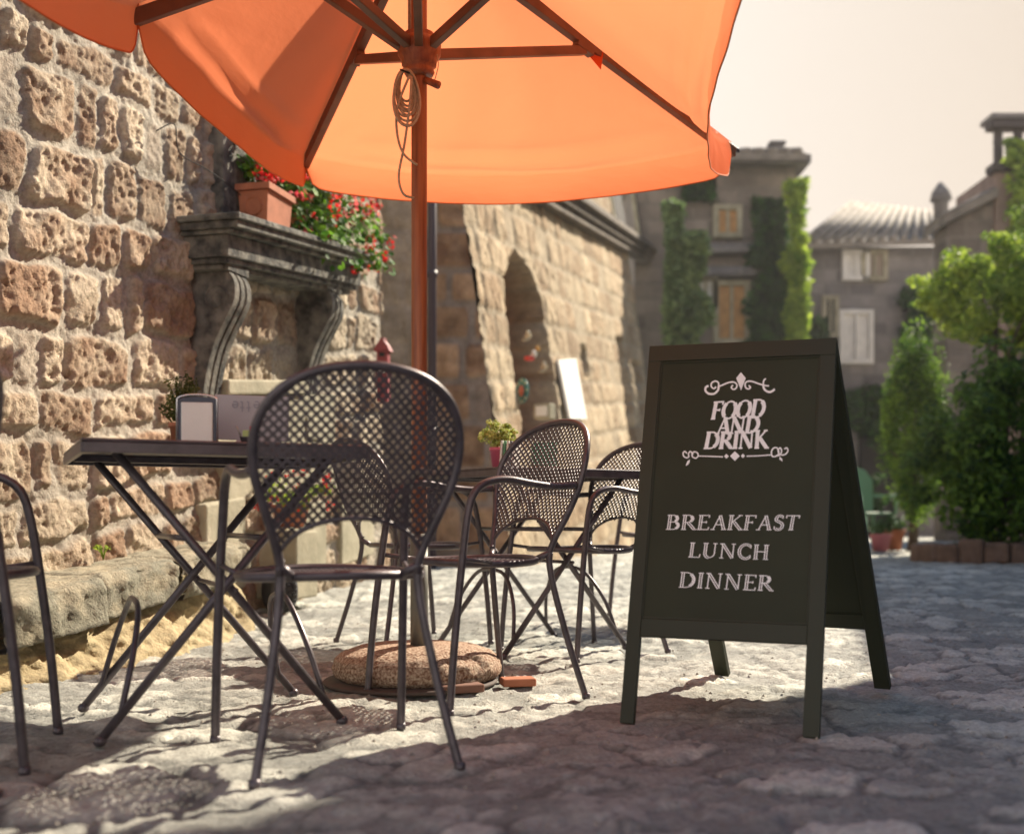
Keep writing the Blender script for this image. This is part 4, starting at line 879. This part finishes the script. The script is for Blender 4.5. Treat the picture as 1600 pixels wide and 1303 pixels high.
# sprout on the ledge
sp = W1(.23, .12, .38); f = MB()
for k in range(9):
    a = rg.uniform(0, 6.28); f.tube([(0, 0, 0), (math.cos(a) * .01, math.sin(a) * .01, .03), (math.cos(a) * .03, math.sin(a) * .03, .045 + .02 * rg.random())], .0018, 4)
    leaves(3, (math.cos(a) * .03, math.sin(a) * .03, .05), (.012, .012, .012), .010, f, rs=rg)
o = f.build('weed_sprout', M_leafY); o.location = sp; tag(o, 'tiny green weed growing where the wall meets the stone ledge', 'weed')
# ribbed black roll at the end of the ledge
ty = empty('rubber_roll', V(437, 944, 5.9), R(-60), 'dark ribbed rubber tyre end lying beside the far end of the ledge', 'tyre'); ty.location.z = .115 + ground_z(0, 5.9)
m = MB(); m.lathe([(.05, -.07), (.085, -.072), (.10, -.055), (.104, 0), (.10, .055), (.085, .072), (.05, .07)], (0, 0, 0), 32)
for k in range(26):
    a = k * 2 * math.pi / 26
    for zz, o_ in ((-.045, 0), (-.015, .1), (.015, 0), (.045, .1)):
        m.box((.106 * math.cos(a + o_), .106 * math.sin(a + o_), zz), (.010, .017, .022), a + o_)
m.v = [tuple(Matrix.Rotation(R(90), 3, 'X') @ Vector(v)) for v in m.v]; m.build('tread', mat('rubber', (.03, .03, .033), .75), ty)

# red lantern-shaped box on the wall end
bp0 = V(599, 575, 7.7); bh = empty('red_letter_box', bp0 + Vector((0, 0, .02)), R(-10), 'faded red house-shaped box with pointed roof fixed at the wall corner', 'letter box')
m = MB(); m.bbox((0, 0, -.10), (.115, .10, .42), .006); 
for k in range(6): m.bbox((0, -.052, .06 - k * .03), (.10, .008, .010), .001)
m.build('body', M_red, bh)
m = MB(); m.prism([Vector((-.085, -.07, .11)), Vector((.085, -.07, .11)), Vector((.06, -.07, .16)), Vector((.012, -.07, .21)), Vector((-.012, -.07, .21)), Vector((-.06, -.07, .16))], Vector((0, 0, 0)), Vector((0, .14, 0))); m.bbox((0, 0, .215), (.05, .10, .02), .004); m.build('roof', M_red, bh, .004)
m = MB(); m.bbox((0, -.055, .082), (.055, .008, .030), .003); m.build('slot', M_black, bh); m = MB(); m.bbox((0, -.056, -.035), (.085, .010, .06), .002); m.build('label_plate', M_white, bh); bh.scale = (.68, .68, .82)
# things in and beside the arched niche
def niche(px, py, d): 
    return V(px, py, d)
def plaque(name, px, py, r, d, mt, label, cat, build):
    o = empty(name, V(px, py, d), R(-62), label, cat); build(o, r, mt); return o
def dish(o, r, mt):
    m = MB(); m.lathe([(r * .3, -.004), (r * .95, .0), (r, .012), (r * .8, .006), (r * .3, .004)], (0, 0, 0), 24); m.v = [tuple(Matrix.Rotation(R(90), 3, 'X') @ Vector(v)) for v in m.v]; m.build('plate', mt, o)
    m = MB(); m.lathe([(r * .28, .0), (r * .45, .008), (r * .2, .014)], (0, 0, 0), 10); m.v = [tuple(Matrix.Rotation(R(90), 3, 'X') @ Vector(v) + Vector((0, -.01, 0))) for v in m.v]; m.build('painted_flower', mat('coral_glaze', (.65, .16, .08), .4), o)
    m = MB()
    for k in range(8):
        a = k * math.pi / 4; m.lathe([(.014, 0), (.012, .01)], (r * .82 * math.cos(a), r * .82 * math.sin(a), .006), 8)
    m.v = [tuple(Matrix.Rotation(R(90), 3, 'X') @ Vector(v)) for v in m.v]; m.build('rim_spots', mat('cream_glaze', (.6, .6, .4), .4), o)
def bird(o, r, mt):
    m = MB(); m.prism([Vector((-r, 0, .1 * r)), Vector((-.4 * r, 0, -.5 * r)), Vector((.4 * r, 0, -.5 * r)), Vector((r, 0, .1 * r)), Vector((.35 * r, 0, .1 * r)), Vector((.2 * r, 0, .8 * r)), Vector((-.2 * r, 0, .8 * r)), Vector((-.35 * r, 0, .1 * r))], Vector((0, 0, 0)), Vector((0, .03, 0))); m.build('figure', mt, o, .004)
    m = MB(); m.bbox((0, -.012, -.75 * r), (1.2 * r, .05, .35 * r), .006); m.build('ledge', M_palestone, o)
mc = mat('ivory_glaze', (.62, .55, .40), .4); mt_ = mat('turquoise_glaze', (.05, .30, .30), .3, 0, .5, 30)
o = plaque('ceramic_bird', 823, 524, .055, 10.05, mc, 'small cream ceramic figure hung highest in the arched niche', 'ornament', bird)
o = plaque('ceramic_cup', 832, 554, .05, 10.1, M_white, 'white and red ceramic cup on the niche wall above the turquoise plate', 'ornament', bird)
m = MB(); m.lathe([(.02, -.06), (.045, -.05), (.05, -.03), (.045, -.02)], (0, -.03, 0), 16); m.build('red_saucer', mat('red_glaze', (.6, .06, .05), .4), o)
o = plaque('ceramic_basket', 848, 573, .06, 10.6, mc, 'small cream ceramic basket hung at the right edge of the niche', 'ornament', bird)
o = plaque('ceramic_sun', 838, 545, .038, 10.3, mat('ochre_glaze', (.6, .35, .1), .4), 'tiny ochre ceramic piece just right of the white cup in the niche', 'ornament', bird)
plaque('ceramic_plate', 817, 611, .115, 9.9, mt_, 'round turquoise ceramic plate with coral centre hung low in the niche', 'plate', dish)
o = empty('white_box', V(851, 643, 10.3), R(-30), 'pale square box with a framed front at the foot of the arched niche', 'box'); m = MB(); m.bbox((0, 0, 0), (.17, .12, .14), .006); m.build('case', M_palestone, o); m = MB(); m.bbox((0, -.062, 0), (.12, .006, .09), .003); m.build('front', M_white, o)
m = MB(); a_ = px2(868, 566); q = [px2(*p) for p in ((864, 563), (892, 561), (905, 655), (878, 655))]
o = empty('blank_sign', W2(q[0][0], 0, .9), 0, 'tall blank white panel leaning against the sunlit wall right of the niche', 'panel')
m.hexa([W2(s, of, z_) - o.location for (s, z_), of in ((q[3], .06), (q[2], .06))] + [W2(s, of, z_) - o.location for (s, z_), of in ((q[2], .09), (q[3], .09))] + [W2(s, of, z_) - o.location for (s, z_), of in ((q[0], .03), (q[1], .03))] + [W2(s, of, z_) - o.location for (s, z_), of in ((q[1], .06), (q[0], .06))]); m.build('sheet', M_white, o, .003)

# ------------------------------------------------------------------ background houses
def brickmat(name, c1, c2, mortar, sc=1.0, bump=.04):
    m = bpy.data.materials.new(name); m.use_nodes = True; t = m.node_tree; b = t.nodes['Principled BSDF']; b.inputs['Roughness'].default_value = .95
    c = N(t, 'ShaderNodeTexCoord'); nz = N(t, 'ShaderNodeTexNoise'); nz.inputs['Scale'].default_value = 1.1; nz.inputs['Detail'].default_value = 8; nz.inputs['Roughness'].default_value = .68; t.links.new(c.outputs['Object'], nz.inputs[0])
    sp_ = N(t, 'ShaderNodeSeparateXYZ'); t.links.new(c.outputs['Object'], sp_.inputs[0]); ad = N(t, 'ShaderNodeMath', operation='ADD'); t.links.new(sp_.outputs[0], ad.inputs[0]); t.links.new(sp_.outputs[1], ad.inputs[1])
    cb = N(t, 'ShaderNodeCombineXYZ'); t.links.new(ad.outputs[0], cb.inputs[0]); t.links.new(sp_.outputs[2], cb.inputs[1])
    br = N(t, 'ShaderNodeTexBrick'); br.inputs['Scale'].default_value = sc; br.inputs['Mortar Size'].default_value = .03; br.inputs['Brick Width'].default_value = .55; br.inputs['Row Height'].default_value = .28
    br.inputs['Color1'].default_value = (*c1, 1); br.inputs['Color2'].default_value = (*c2, 1); br.inputs['Mortar'].default_value = (*mortar, 1); t.links.new(cb.outputs[0], br.inputs[0])
    mr_ = N(t, 'ShaderNodeMapRange'); mr_.inputs[1].default_value = .3; mr_.inputs[2].default_value = .7; mr_.inputs[3].default_value = .55; mr_.inputs[4].default_value = 1.35; t.links.new(nz.outputs[0], mr_.inputs[0])
    sc_ = N(t, 'ShaderNodeVectorMath', operation='SCALE'); t.links.new(br.outputs[0], sc_.inputs[0]); t.links.new(mr_.outputs[0], sc_.inputs['Scale']); t.links.new(sc_.outputs[0], b.inputs[0])
    bp = N(t, 'ShaderNodeBump'); bp.inputs['Distance'].default_value = bump; t.links.new(br.outputs['Fac'], bp.inputs['Height']); bp.invert = True; t.links.new(bp.outputs[0], b.inputs['Normal']); return m
M_far = brickmat('far_grey_stone', (.24, .22, .215), (.13, .12, .125), (.20, .185, .18)); M_far2 = brickmat('far_brown_stone', (.28, .235, .20), (.15, .125, .11), (.22, .19, .165))
M_roof = mat('old_roof_tiles', (.28, .245, .21), .9, 0, .4, 3, .02, 8)
def wallbox(name, x0, x1, y0, y1, z0, z1, mt, parent):
    m = MB(); m.hexa([Vector(p) - parent.location for p in ((x0, y0, z0), (x1, y0, z0), (x1, y1, z0), (x0, y1, z0), (x0, y0, z1), (x1, y0, z1), (x1, y1, z1), (x0, y1, z1))]); return m.build(name, mt, parent)
def tiled(parent, a, b, c, d, n, name='roof'):
    """roof plane a-b eave, d-c ridge, with rows of barrel tiles as real ribs"""
    m = MB(); a, b, c, d = [Vector(v) - parent.location for v in (a, b, c, d)]; up = Vector((0, 0, 1))
    m.add([a, b, c, d, a - up * .12, b - up * .12, c - up * .12, d - up * .12], [(0, 1, 2, 3), (7, 6, 5, 4), (0, 4, 5, 1), (1, 5, 6, 2), (2, 6, 7, 3), (3, 7, 4, 0)])
    for i in range(n):
        s = (i + .5) / n; m.tube([a.lerp(b, s) + up * .02, d.lerp(c, s) + up * .02], (b - a).length / n * .33, 6)
    return m.build(name, M_roof, parent)
def at(px, py, d): return V(px, py, d)
def window(parent, px0, py0, px1, py1, d, mt, curtain=None, frame=True, nm='window'):
    a = at(px0, py1, d); b = at(px1, py0, d); cx = (a.x + b.x) / 2; cz = (a.z + b.z) / 2; w = b.x - a.x; h_ = b.z - a.z; L = parent.location
    m = MB()
    for (x, z_, ww, hh) in ((cx - w / 2 - .05, cz, .10, h_ + .2), (cx + w / 2 + .05, cz, .10, h_ + .2), (cx, cz + h_ / 2 + .05, w, .10), (cx, cz - h_ / 2 - .05, w, .10), (cx, cz, .05, h_)): m.bbox(Vector((x, d - .04, z_)) - L, (ww, .12, hh), .01)
    wo_ = m.build(nm, M_palestone if frame else mt, parent); m = MB(); m.bbox(Vector((cx, d - .02, cz)) - L, (w, .05, h_), .005); m.build('pane', mt, wo_)
    return wo_
M_curt = mat('white_curtain', (.72, .70, .66), .8, 0, .15, 6); M_orw = mat('ochre_shutter', (.50, .27, .10), .7, 0, .3, 8); M_glass = mat('dark_glass', (.03, .035, .04), .15)
# ivy-clad tower house
D3 = 20.0; x0, x1 = at(1035, 0, D3).x, at(1243, 0, D3).x; b3 = empty('ivy_clad_house', (x0, D3, 0), 0, 'tall old stone house draped in ivy behind the blackboard, left of the low roofed house', 'house')
z3 = at(0, 262, D3).z; wallbox('wall', x0 - .5, x1, D3, D3 + 6, -.2, z3, M_far2, b3)
m = MB(); m.hexa([Vector(p) - b3.location for p in ((x0 - .7, D3 - .3, z3), (x1 + .2, D3 - .3, z3), (x1 + .2, D3 + 6, z3), (x0 - .7, D3 + 6, z3), (x0 - .7, D3 - .3, z3 + .14), (x1 + .2, D3 - .3, z3 + .14), (x1 + .2, D3 + 6, z3 + .14), (x0 - .7, D3 + 6, z3 + .14))]); m.build('cornice', M_far, b3)
tiled(b3, (x0 - .7, D3 - .35, z3 + .15), (x1 + .1, D3 - .35, z3 + .15), (x1 - 1.2, D3 + 2.6, z3 + 1.0), (x0 + .6, D3 + 2.6, z3 + 1.0), 14)
ch = at(1213, 250, D3 + .6); m = MB(); m.bbox(ch - b3.location, (.22, .22, .5), .02); m.bbox(ch - b3.location + Vector((0, 0, .28)), (.3, .3, .06), .01); m.build('chimney', M_far, b3)
window(b3, 1122, 330, 1150, 365, D3, M_orw); window(b3, 1122, 448, 1162, 530, D3, M_orw, nm='door'); window(b3, 1092, 440, 1112, 475, D3, M_curt)
for (pxa, pxb, py) in ((1090, 1190, 392), (1085, 1190, 428)):
    a = at(pxa, py, D3); b_ = at(pxb, py, D3); m = MB(); m.bbox(Vector(((a.x + b_.x) / 2, D3 - .1, a.z)) - b3.location, (b_.x - a.x, .3, .16), .02); m.build('ledge', M_far, b3)
def ivy(name, parent, rects, d, n, size, mt, depth=.25, seed=1, label=None):
    r_ = random.Random(seed); m = MB(); L = parent.location if parent else Vector((0, 0, 0))
    for (pa, ya, pb, yb, dens) in rects:
        a = at(pa, yb, d); b_ = at(pb, ya, d)
        for i in range(int(n * dens)):
            x = r_.uniform(a.x, b_.x); z_ = r_.uniform(a.z, b_.z); ex = min(x - a.x, b_.x - x, z_ - a.z, b_.z - z_) / (.3 * min(b_.x - a.x, b_.z - a.z))
            if vn(x * 2.3, z_ * 2.3, seed) * .9 + r_.random() * .22 > .22 + .62 * ex: continue
            dd = depth * (.2 + .8 * float(vn(x * 1.7, z_ * 1.7, seed + 5))); leaves(1, Vector((x, d - dd * r_.random(), z_)) - L, (.05, .05, .05), size, m, rs=r_)
    return m.build(name, mt, parent)
ivy('ivy', b3, [(1155, 380, 1245, 640, 1.2), (1175, 310, 1225, 400, .35), (1060, 270, 1120, 320, .3)], D3, 5200, .10, M_leafD, .5, 3)
ivy('ivy', b3, [(1216, 275, 1266, 630, 1.5), (1228, 285, 1252, 560, 1)], D3 - .35, 2600, .085, M_leafY, .6, 5)
iv2 = empty('climbing_vine', at(1060, 500, 18.6), 0, 'pale green vine climbing at the far end of the sunlit wall', 'vine')
ivy('leaves', iv2, [(1036, 320, 1066, 470, .5), (1036, 360, 1110, 640, 1.5)], 18.6, 4200, .085, leaf_mat('vine_green', (.10, .17, .06), (.30, .40, .16), .4, 3), .5, 7)
m = MB(); m.tube([at(1060, 880, 18.6) - iv2.location, at(1064, 600, 18.6) - iv2.location, at(1056, 400, 18.6) - iv2.location], .05, 8); m.build('stem', M_far, iv2)
# low roofed house
D4 = 24.0; x0, x1 = at(1247, 0, D4).x, at(1492, 0, D4).x; b4 = empty('hip_roofed_house', (x0, D4, 0), 0, 'grey stone house with a low tiled roof and white curtained windows in the far middle', 'house')
z4 = at(0, 386, D4).z; wallbox('wall', x0, x1, D4, D4 + 7, -.2, z4, M_far, b4)
e1 = Vector((x0 - .1, D4 - .3, z4)); e2 = Vector((x1 + .1, D4 - .3, z4 + .12)); r1p = at(1325, 318, D4 + 3); r2p = at(1480, 336, D4 + 3)
tiled(b4, e1, e2, r2p, r1p, 15); m = MB(); m.add([e1 - b4.location, r1p - b4.location, Vector((x0 - .1, D4 + 6, z4)) - b4.location], [(0, 1, 2)]); m.build('roof_hip', M_roof, b4)
ch = at(1470, 322, D4 + 1); m = MB(); m.lathe([(.16, -.5), (.16, .1), (.24, .12), (.2, .3), (.05, .52)], ch - b4.location, 12); m.build('chimney', M_far, b4)
window(b4, 1322, 398, 1350, 432, D4, M_curt, frame=False); window(b4, 1352, 398, 1378, 432, D4, mat('beige_shutter', (.30, .24, .19), .8)); window(b4, 1317, 492, 1356, 562, D4, M_curt, frame=False); window(b4, 1290, 470, 1302, 520, D4, M_glass)
ivy('ivy', b4, [(1252, 500, 1300, 640, .4), (1250, 600, 1400, 700, .8), (1390, 450, 1480, 560, .4)], D4, 3600, .12, M_leafD, .5, 11)
m = MB(); a = at(1342, 860, D4); b_ = at(1398, 640, D4)
m.bbox(Vector(((a.x + b_.x) / 2, D4 - .02, (b_.z) / 2)) - b4.location, (b_.x - a.x, .12, b_.z), .02); m.build('doorway', M_black, b4)
# right-hand house with rooftop loggia
D5 = 19.0; b5 = empty('loggia_house', at(1560, 800, D5), 0, 'stone house at the far right whose sloped roof meets a rooftop loggia', 'house'); b5.location.z = 0
xa, xb, xc = at(1480, 0, D5).x, at(1552, 0, D5).x, at(1700, 0, D5).x
m = MB(); zz0 = at(0, 352, D5).z; zz1 = at(0, 312, D5).z
m.hexa([Vector(p) - b5.location for p in ((xa, D5, -.2), (xb, D5, -.2), (xb, D5 + .6, -.2), (xa, D5 + .6, -.2), (xa, D5, zz0), (xb, D5, zz1), (xb, D5 + .6, zz1), (xa, D5 + .6, zz0))]); m.build('wall', M_far2, b5)
tiled(b5, (xa - .1, D5 + .8, zz0 + .1), (xa - .1, D5 - .2, zz0 + .1), (xb, D5 - .2, zz1 + .12), (xb, D5 + .8, zz1 + .12), 6)
ztw = at(0, 268, D5).z; ztt = at(0, 198, D5).z; wallbox('tower_wall', xb, xc, D5 - .1, D5 + 1.6, -.2, ztw, mat('pink_stone', (.36, .26, .22), .9, 0, .3, 3, .03, 6), b5)
m = MB()
for x in (xb + .08, xb + .42, xb + .9, xb + 1.5): m.bbox(Vector((x, D5, (ztw + ztt) / 2)) - b5.location, (.12, .12, ztt - ztw), .01)
m.bbox(Vector(((xb + xc) / 2, D5 - .02, ztt)) - b5.location, (xc - xb + .2, .3, .14), .02); m.bbox(Vector(((xb + xc) / 2, D5 - .05, ztw + .02)) - b5.location, (xc - xb + .2, .3, .14), .02); m.bbox(Vector(((xb + xc) / 2, D5 + .0, (ztw + ztt) / 2 + .1)) - b5.location, (xc - xb, .05, .05), .01); m.build('loggia_frame', mat('dark_beam', (.07, .055, .055), .8), b5)
m = MB(); m.hexa([Vector(p) - b5.location for p in ((xb - .1, D5 - .2, ztt + .08), (xc, D5 - .2, ztt + .08), (xc, D5 + .3, ztt + .08), (xb - .1, D5 + .3, ztt + .08), (xb - .1, D5 - .2, ztt + .16), (xc, D5 - .2, ztt + .16), (xc, D5 + .3, ztt + .16), (xb - .1, D5 + .3, ztt + .16))]); m.build('roof', M_far, b5)
ivy('ivy', b5, [(1565, 220, 1640, 262, .6), (1570, 270, 1640, 420, 1)], D5 - .2, 1800, .09, M_leafY, .5, 13)
# unseen neighbour on the right whose shadow lies over the street
Hs = 6.0; fp = [(4.55, -3), (4.55, 7.25), (5.25, 7.40), (5.80, 8.15), (6.45, 8.75), (6.75, 9.5), (7.6, 13.4), (8.2, 15.8), (12, 16), (12, -3)]
o = empty('shading_house', (6.5, 3, 0), 0, 'tall plain house standing just outside the right edge, throwing shade on the street', 'house')
m = MB(); m.prism([Vector((x - 6.5, y - 3, -.2)) for x, y in fp], Vector((0, 0, 0)), Vector((0, 0, Hs + .2))); m.build('wall', M_far, o)
m = MB(); m.prism([Vector(((x - 6.5) * .97, (y - 3) * .97, Hs)) for x, y in fp], Vector((0, 0, .002)), Vector((0, 0, .10))); m.build('roof', M_roof, o)

# ------------------------------------------------------------------ trees and shrubs on the right
def tree(name, base, trunkh, c, rad, n, size, mt, label, cat, clumps=26, seed=1, r0=.07, group=None, shape=None, sprays=14):
    o = empty(name, base, 0, label, cat, group); r_ = random.Random(seed); C_ = Vector(c) - Vector(base)
    m = MB(); m.tube(crom([(0, 0, -.05), (.03, .02, trunkh * .5), (C_.x * .6, C_.y * .6, trunkh), (C_.x, C_.y, C_.z)], 4), [r0 * (1 - .7 * i / 12) for i in range(13)], 9)
    for k in range(9):
        d = Vector((r_.gauss(0, 1), r_.gauss(0, 1), r_.gauss(.3, .7))).normalized(); q = Vector((d.x * rad[0], d.y * rad[1], d.z * rad[2])) * .8; m.tube([Vector((C_.x * .6, C_.y * .6, trunkh * .95)), C_ * .8 + q * .4, C_ + q], [r0 * .5, r0 * .25, r0 * .1], 6)
    m.build('trunk', mat('bark', (.12, .09, .065), .9, 0, .4, 12, .01, 30), o); f = leaves(n, C_, rad, size, None, shape, .4, clumps, r_)
    for k in range(sprays):
        d = Vector((r_.gauss(0, 1), r_.gauss(0, 1), r_.gauss(.3, .8))).normalized(); q = C_ + Vector((d.x * rad[0], d.y * rad[1], d.z * rad[2])) * r_.uniform(1.0, 1.28); leaves(int(n * .010), q, (rad[0] * .22, rad[1] * .22, rad[2] * .12), size, f, None, .4, 0, r_)
    f.build('crown', mt, o); return o
gz = ground_z(0, 12)
def B(px, d): return Vector(((px - 800) / F * d, d, ground_z(0, d)))
tree('leafy_tree', B(1545, 12.2), 1.6, V(1558, 462, 12), (.66, .7, .60), 6500, .045, M_leafY, 'sunlit yellow-green tree at the right above the dark bush', 'tree', 40, 4)
tree('leafy_tree', B(1585, 13.4), 1.8, V(1625, 410, 13.2), (.38, .6, .80), 2800, .05, leaf_mat('mid_green', (.05, .11, .02), (.20, .30, .05), .4, 3), 'greener tree partly cut off at the right edge behind the sunlit one', 'tree', 24, 6)
tree('round_bush', B(1560, 10.4), .4, V(1568, 712, 10.2), (.64, .55, .86), 12000, .040, leaf_mat('dark_bush', (.018, .06, .012), (.14, .26, .035), .38, 4), 'big dark green bush at the right edge above a brown stone kerb', 'bush', 46, 8)
tree('tall_shrub', B(1425, 13.2), .5, V(1428, 668, 13), (.39, .38, 1.06), 14000, .030, leaf_mat('shrub_green', (.03, .10, .015), (.26, .42, .05), .4, 3), 'tall narrow rounded shrub left of the big dark bush', 'shrub', 120, 9, sprays=0)
tree('low_shrub', B(1325, 21.5), .3, V(1330, 790, 21), (.75, .4, .55), 2600, .07, M_leafD, 'low dark shrub by the foot of the far grey house', 'shrub', 16, 10)
# stone kerb planter
pb = empty('stone_planter', B(1560, 10.3), 0, 'rough brown stone planter edge below the big dark bush', 'planter'); m = MB(); rk = random.Random(4)
for k in range(11):
    a = math.pi * (1.02 + k * .09); 
    m.bbox((.72 * math.cos(a), .62 * math.sin(a), .07 + rk.uniform(-.02, .02)), (.20, .15, .20 + rk.uniform(-.03, .04)), .02, a + 1.57)
m.build('kerb_stones', mat('brown_kerb', (.19, .13, .10), .9, 0, .4, 9, .02, 20), pb); m = MB(); m.lathe([(.60, 0), (.62, .12), (.3, .16)], (0, 0, 0), 24); m.build('soil', mat('soil', (.09, .06, .04), .95, 0, .3, 20, .02, 30), pb)
# green plastic chair and pot far away
gc = empty('green_garden_chair', B(1358, 13.6), R(200), 'pale green plastic garden chair far away beside the tall shrub', 'chair'); M_gp = mat('mint_plastic', (.22, .42, .27), .4)
m = MB(); m.bbox((0, 0, .44), (.46, .44, .035), .01); m.build('seat', M_gp, gc)
m = MB(); m.prism([Vector((-.21, -.21, .46)), Vector((.21, -.21, .46)), Vector((.24, -.26, .85)), Vector((.15, -.29, .98)), Vector((0, -.30, 1.02)), Vector((-.15, -.29, .98)), Vector((-.24, -.26, .85))], Vector((0, 0, 0)), Vector((0, .02, 0))); m.build('backrest', M_gp, gc, .005)
for sx_ in (-1, 1):
    for sy_ in (-1, 1): m = MB(); m.tube([(sx_ * .20, sy_ * .19, .43), (sx_ * .25, sy_ * .24, 0)], [.03, .02], 8); m.build('leg', M_gp, gc)
    m = MB(); m.bbox((sx_ * .25, -.02, .66), (.05, .42, .03), .01); m.tube([(sx_ * .25, .17, .65), (sx_ * .24, .2, .44)], .02, 8); m.build('armrest', M_gp, gc)
fp_ = empty('flower_pot', B(1376, 13.0), 0, 'small pinkish flower pot on the ground near the pale green chair', 'pot'); m = MB(); m.lathe([(.08, 0), (.12, .18), (.13, .2), (.11, .2)], (0, 0, 0), 18); m.build('pot', mat('dusty_pink', (.42, .14, .17), .7), fp_); f = leaves(160, (0, 0, .27), (.14, .14, .1), .03, rs=rk); f.build('foliage', M_leafD, fp_)
pt2 = empty('flower_pot', B(1395, 13.4), 0, 'terracotta pot at the foot of the tall shrub', 'pot'); m = MB(); m.lathe([(.09, 0), (.14, .22), (.15, .25), (.12, .25)], (0, 0, 0), 18); m.build('pot', M_terra, pt2); f = leaves(160, (0, 0, .33), (.16, .16, .12), .03, rs=rk); f.build('foliage', M_leafD, pt2)

# ------------------------------------------------------------------ air
hm_ = bpy.data.materials.new('thin_haze'); hm_.use_nodes = True; t = hm_.node_tree; t.nodes.clear(); o_ = N(t, 'ShaderNodeOutputMaterial'); v_ = N(t, 'ShaderNodeVolumePrincipled'); v_.inputs['Density'].default_value = .0014; v_.inputs['Color'].default_value = (.95, .93, .92, 1); v_.inputs['Anisotropy'].default_value = .3
t.links.new(v_.outputs[0], o_.inputs['Volume'])
m = MB(); m.box((0, 450, 8), (460, 1340, 20)); tag(m.build('haze', hm_), kind='stuff')

# grit and small pebbles between the stones
m = MB(); rgp = random.Random(21)
for k in range(650):
    y = rgp.uniform(1.9, 6.5); x = rgp.uniform(-.5 * y, .5 * y); 
    if x < -1.75 + .2 * (y - 4.4): continue
    r_ = rgp.uniform(.0025, .0075); c = Vector((x, y, ground_z(x, y) - .002)); n_ = 6
    v0 = [c + Vector((math.cos(a) * r_ * rgp.uniform(.7, 1.2), math.sin(a) * r_ * rgp.uniform(.7, 1.2), 0)) for a in [j * 2 * math.pi / n_ for j in range(n_)]]
    m.add(v0 + [c + Vector((0, 0, r_ * .9))], [(j, (j + 1) % n_, n_) for j in range(n_)])
tag(m.build('grit', mat('grit_stone', (.34, .30, .25), .9, 0, .5, 30)), kind='stuff')
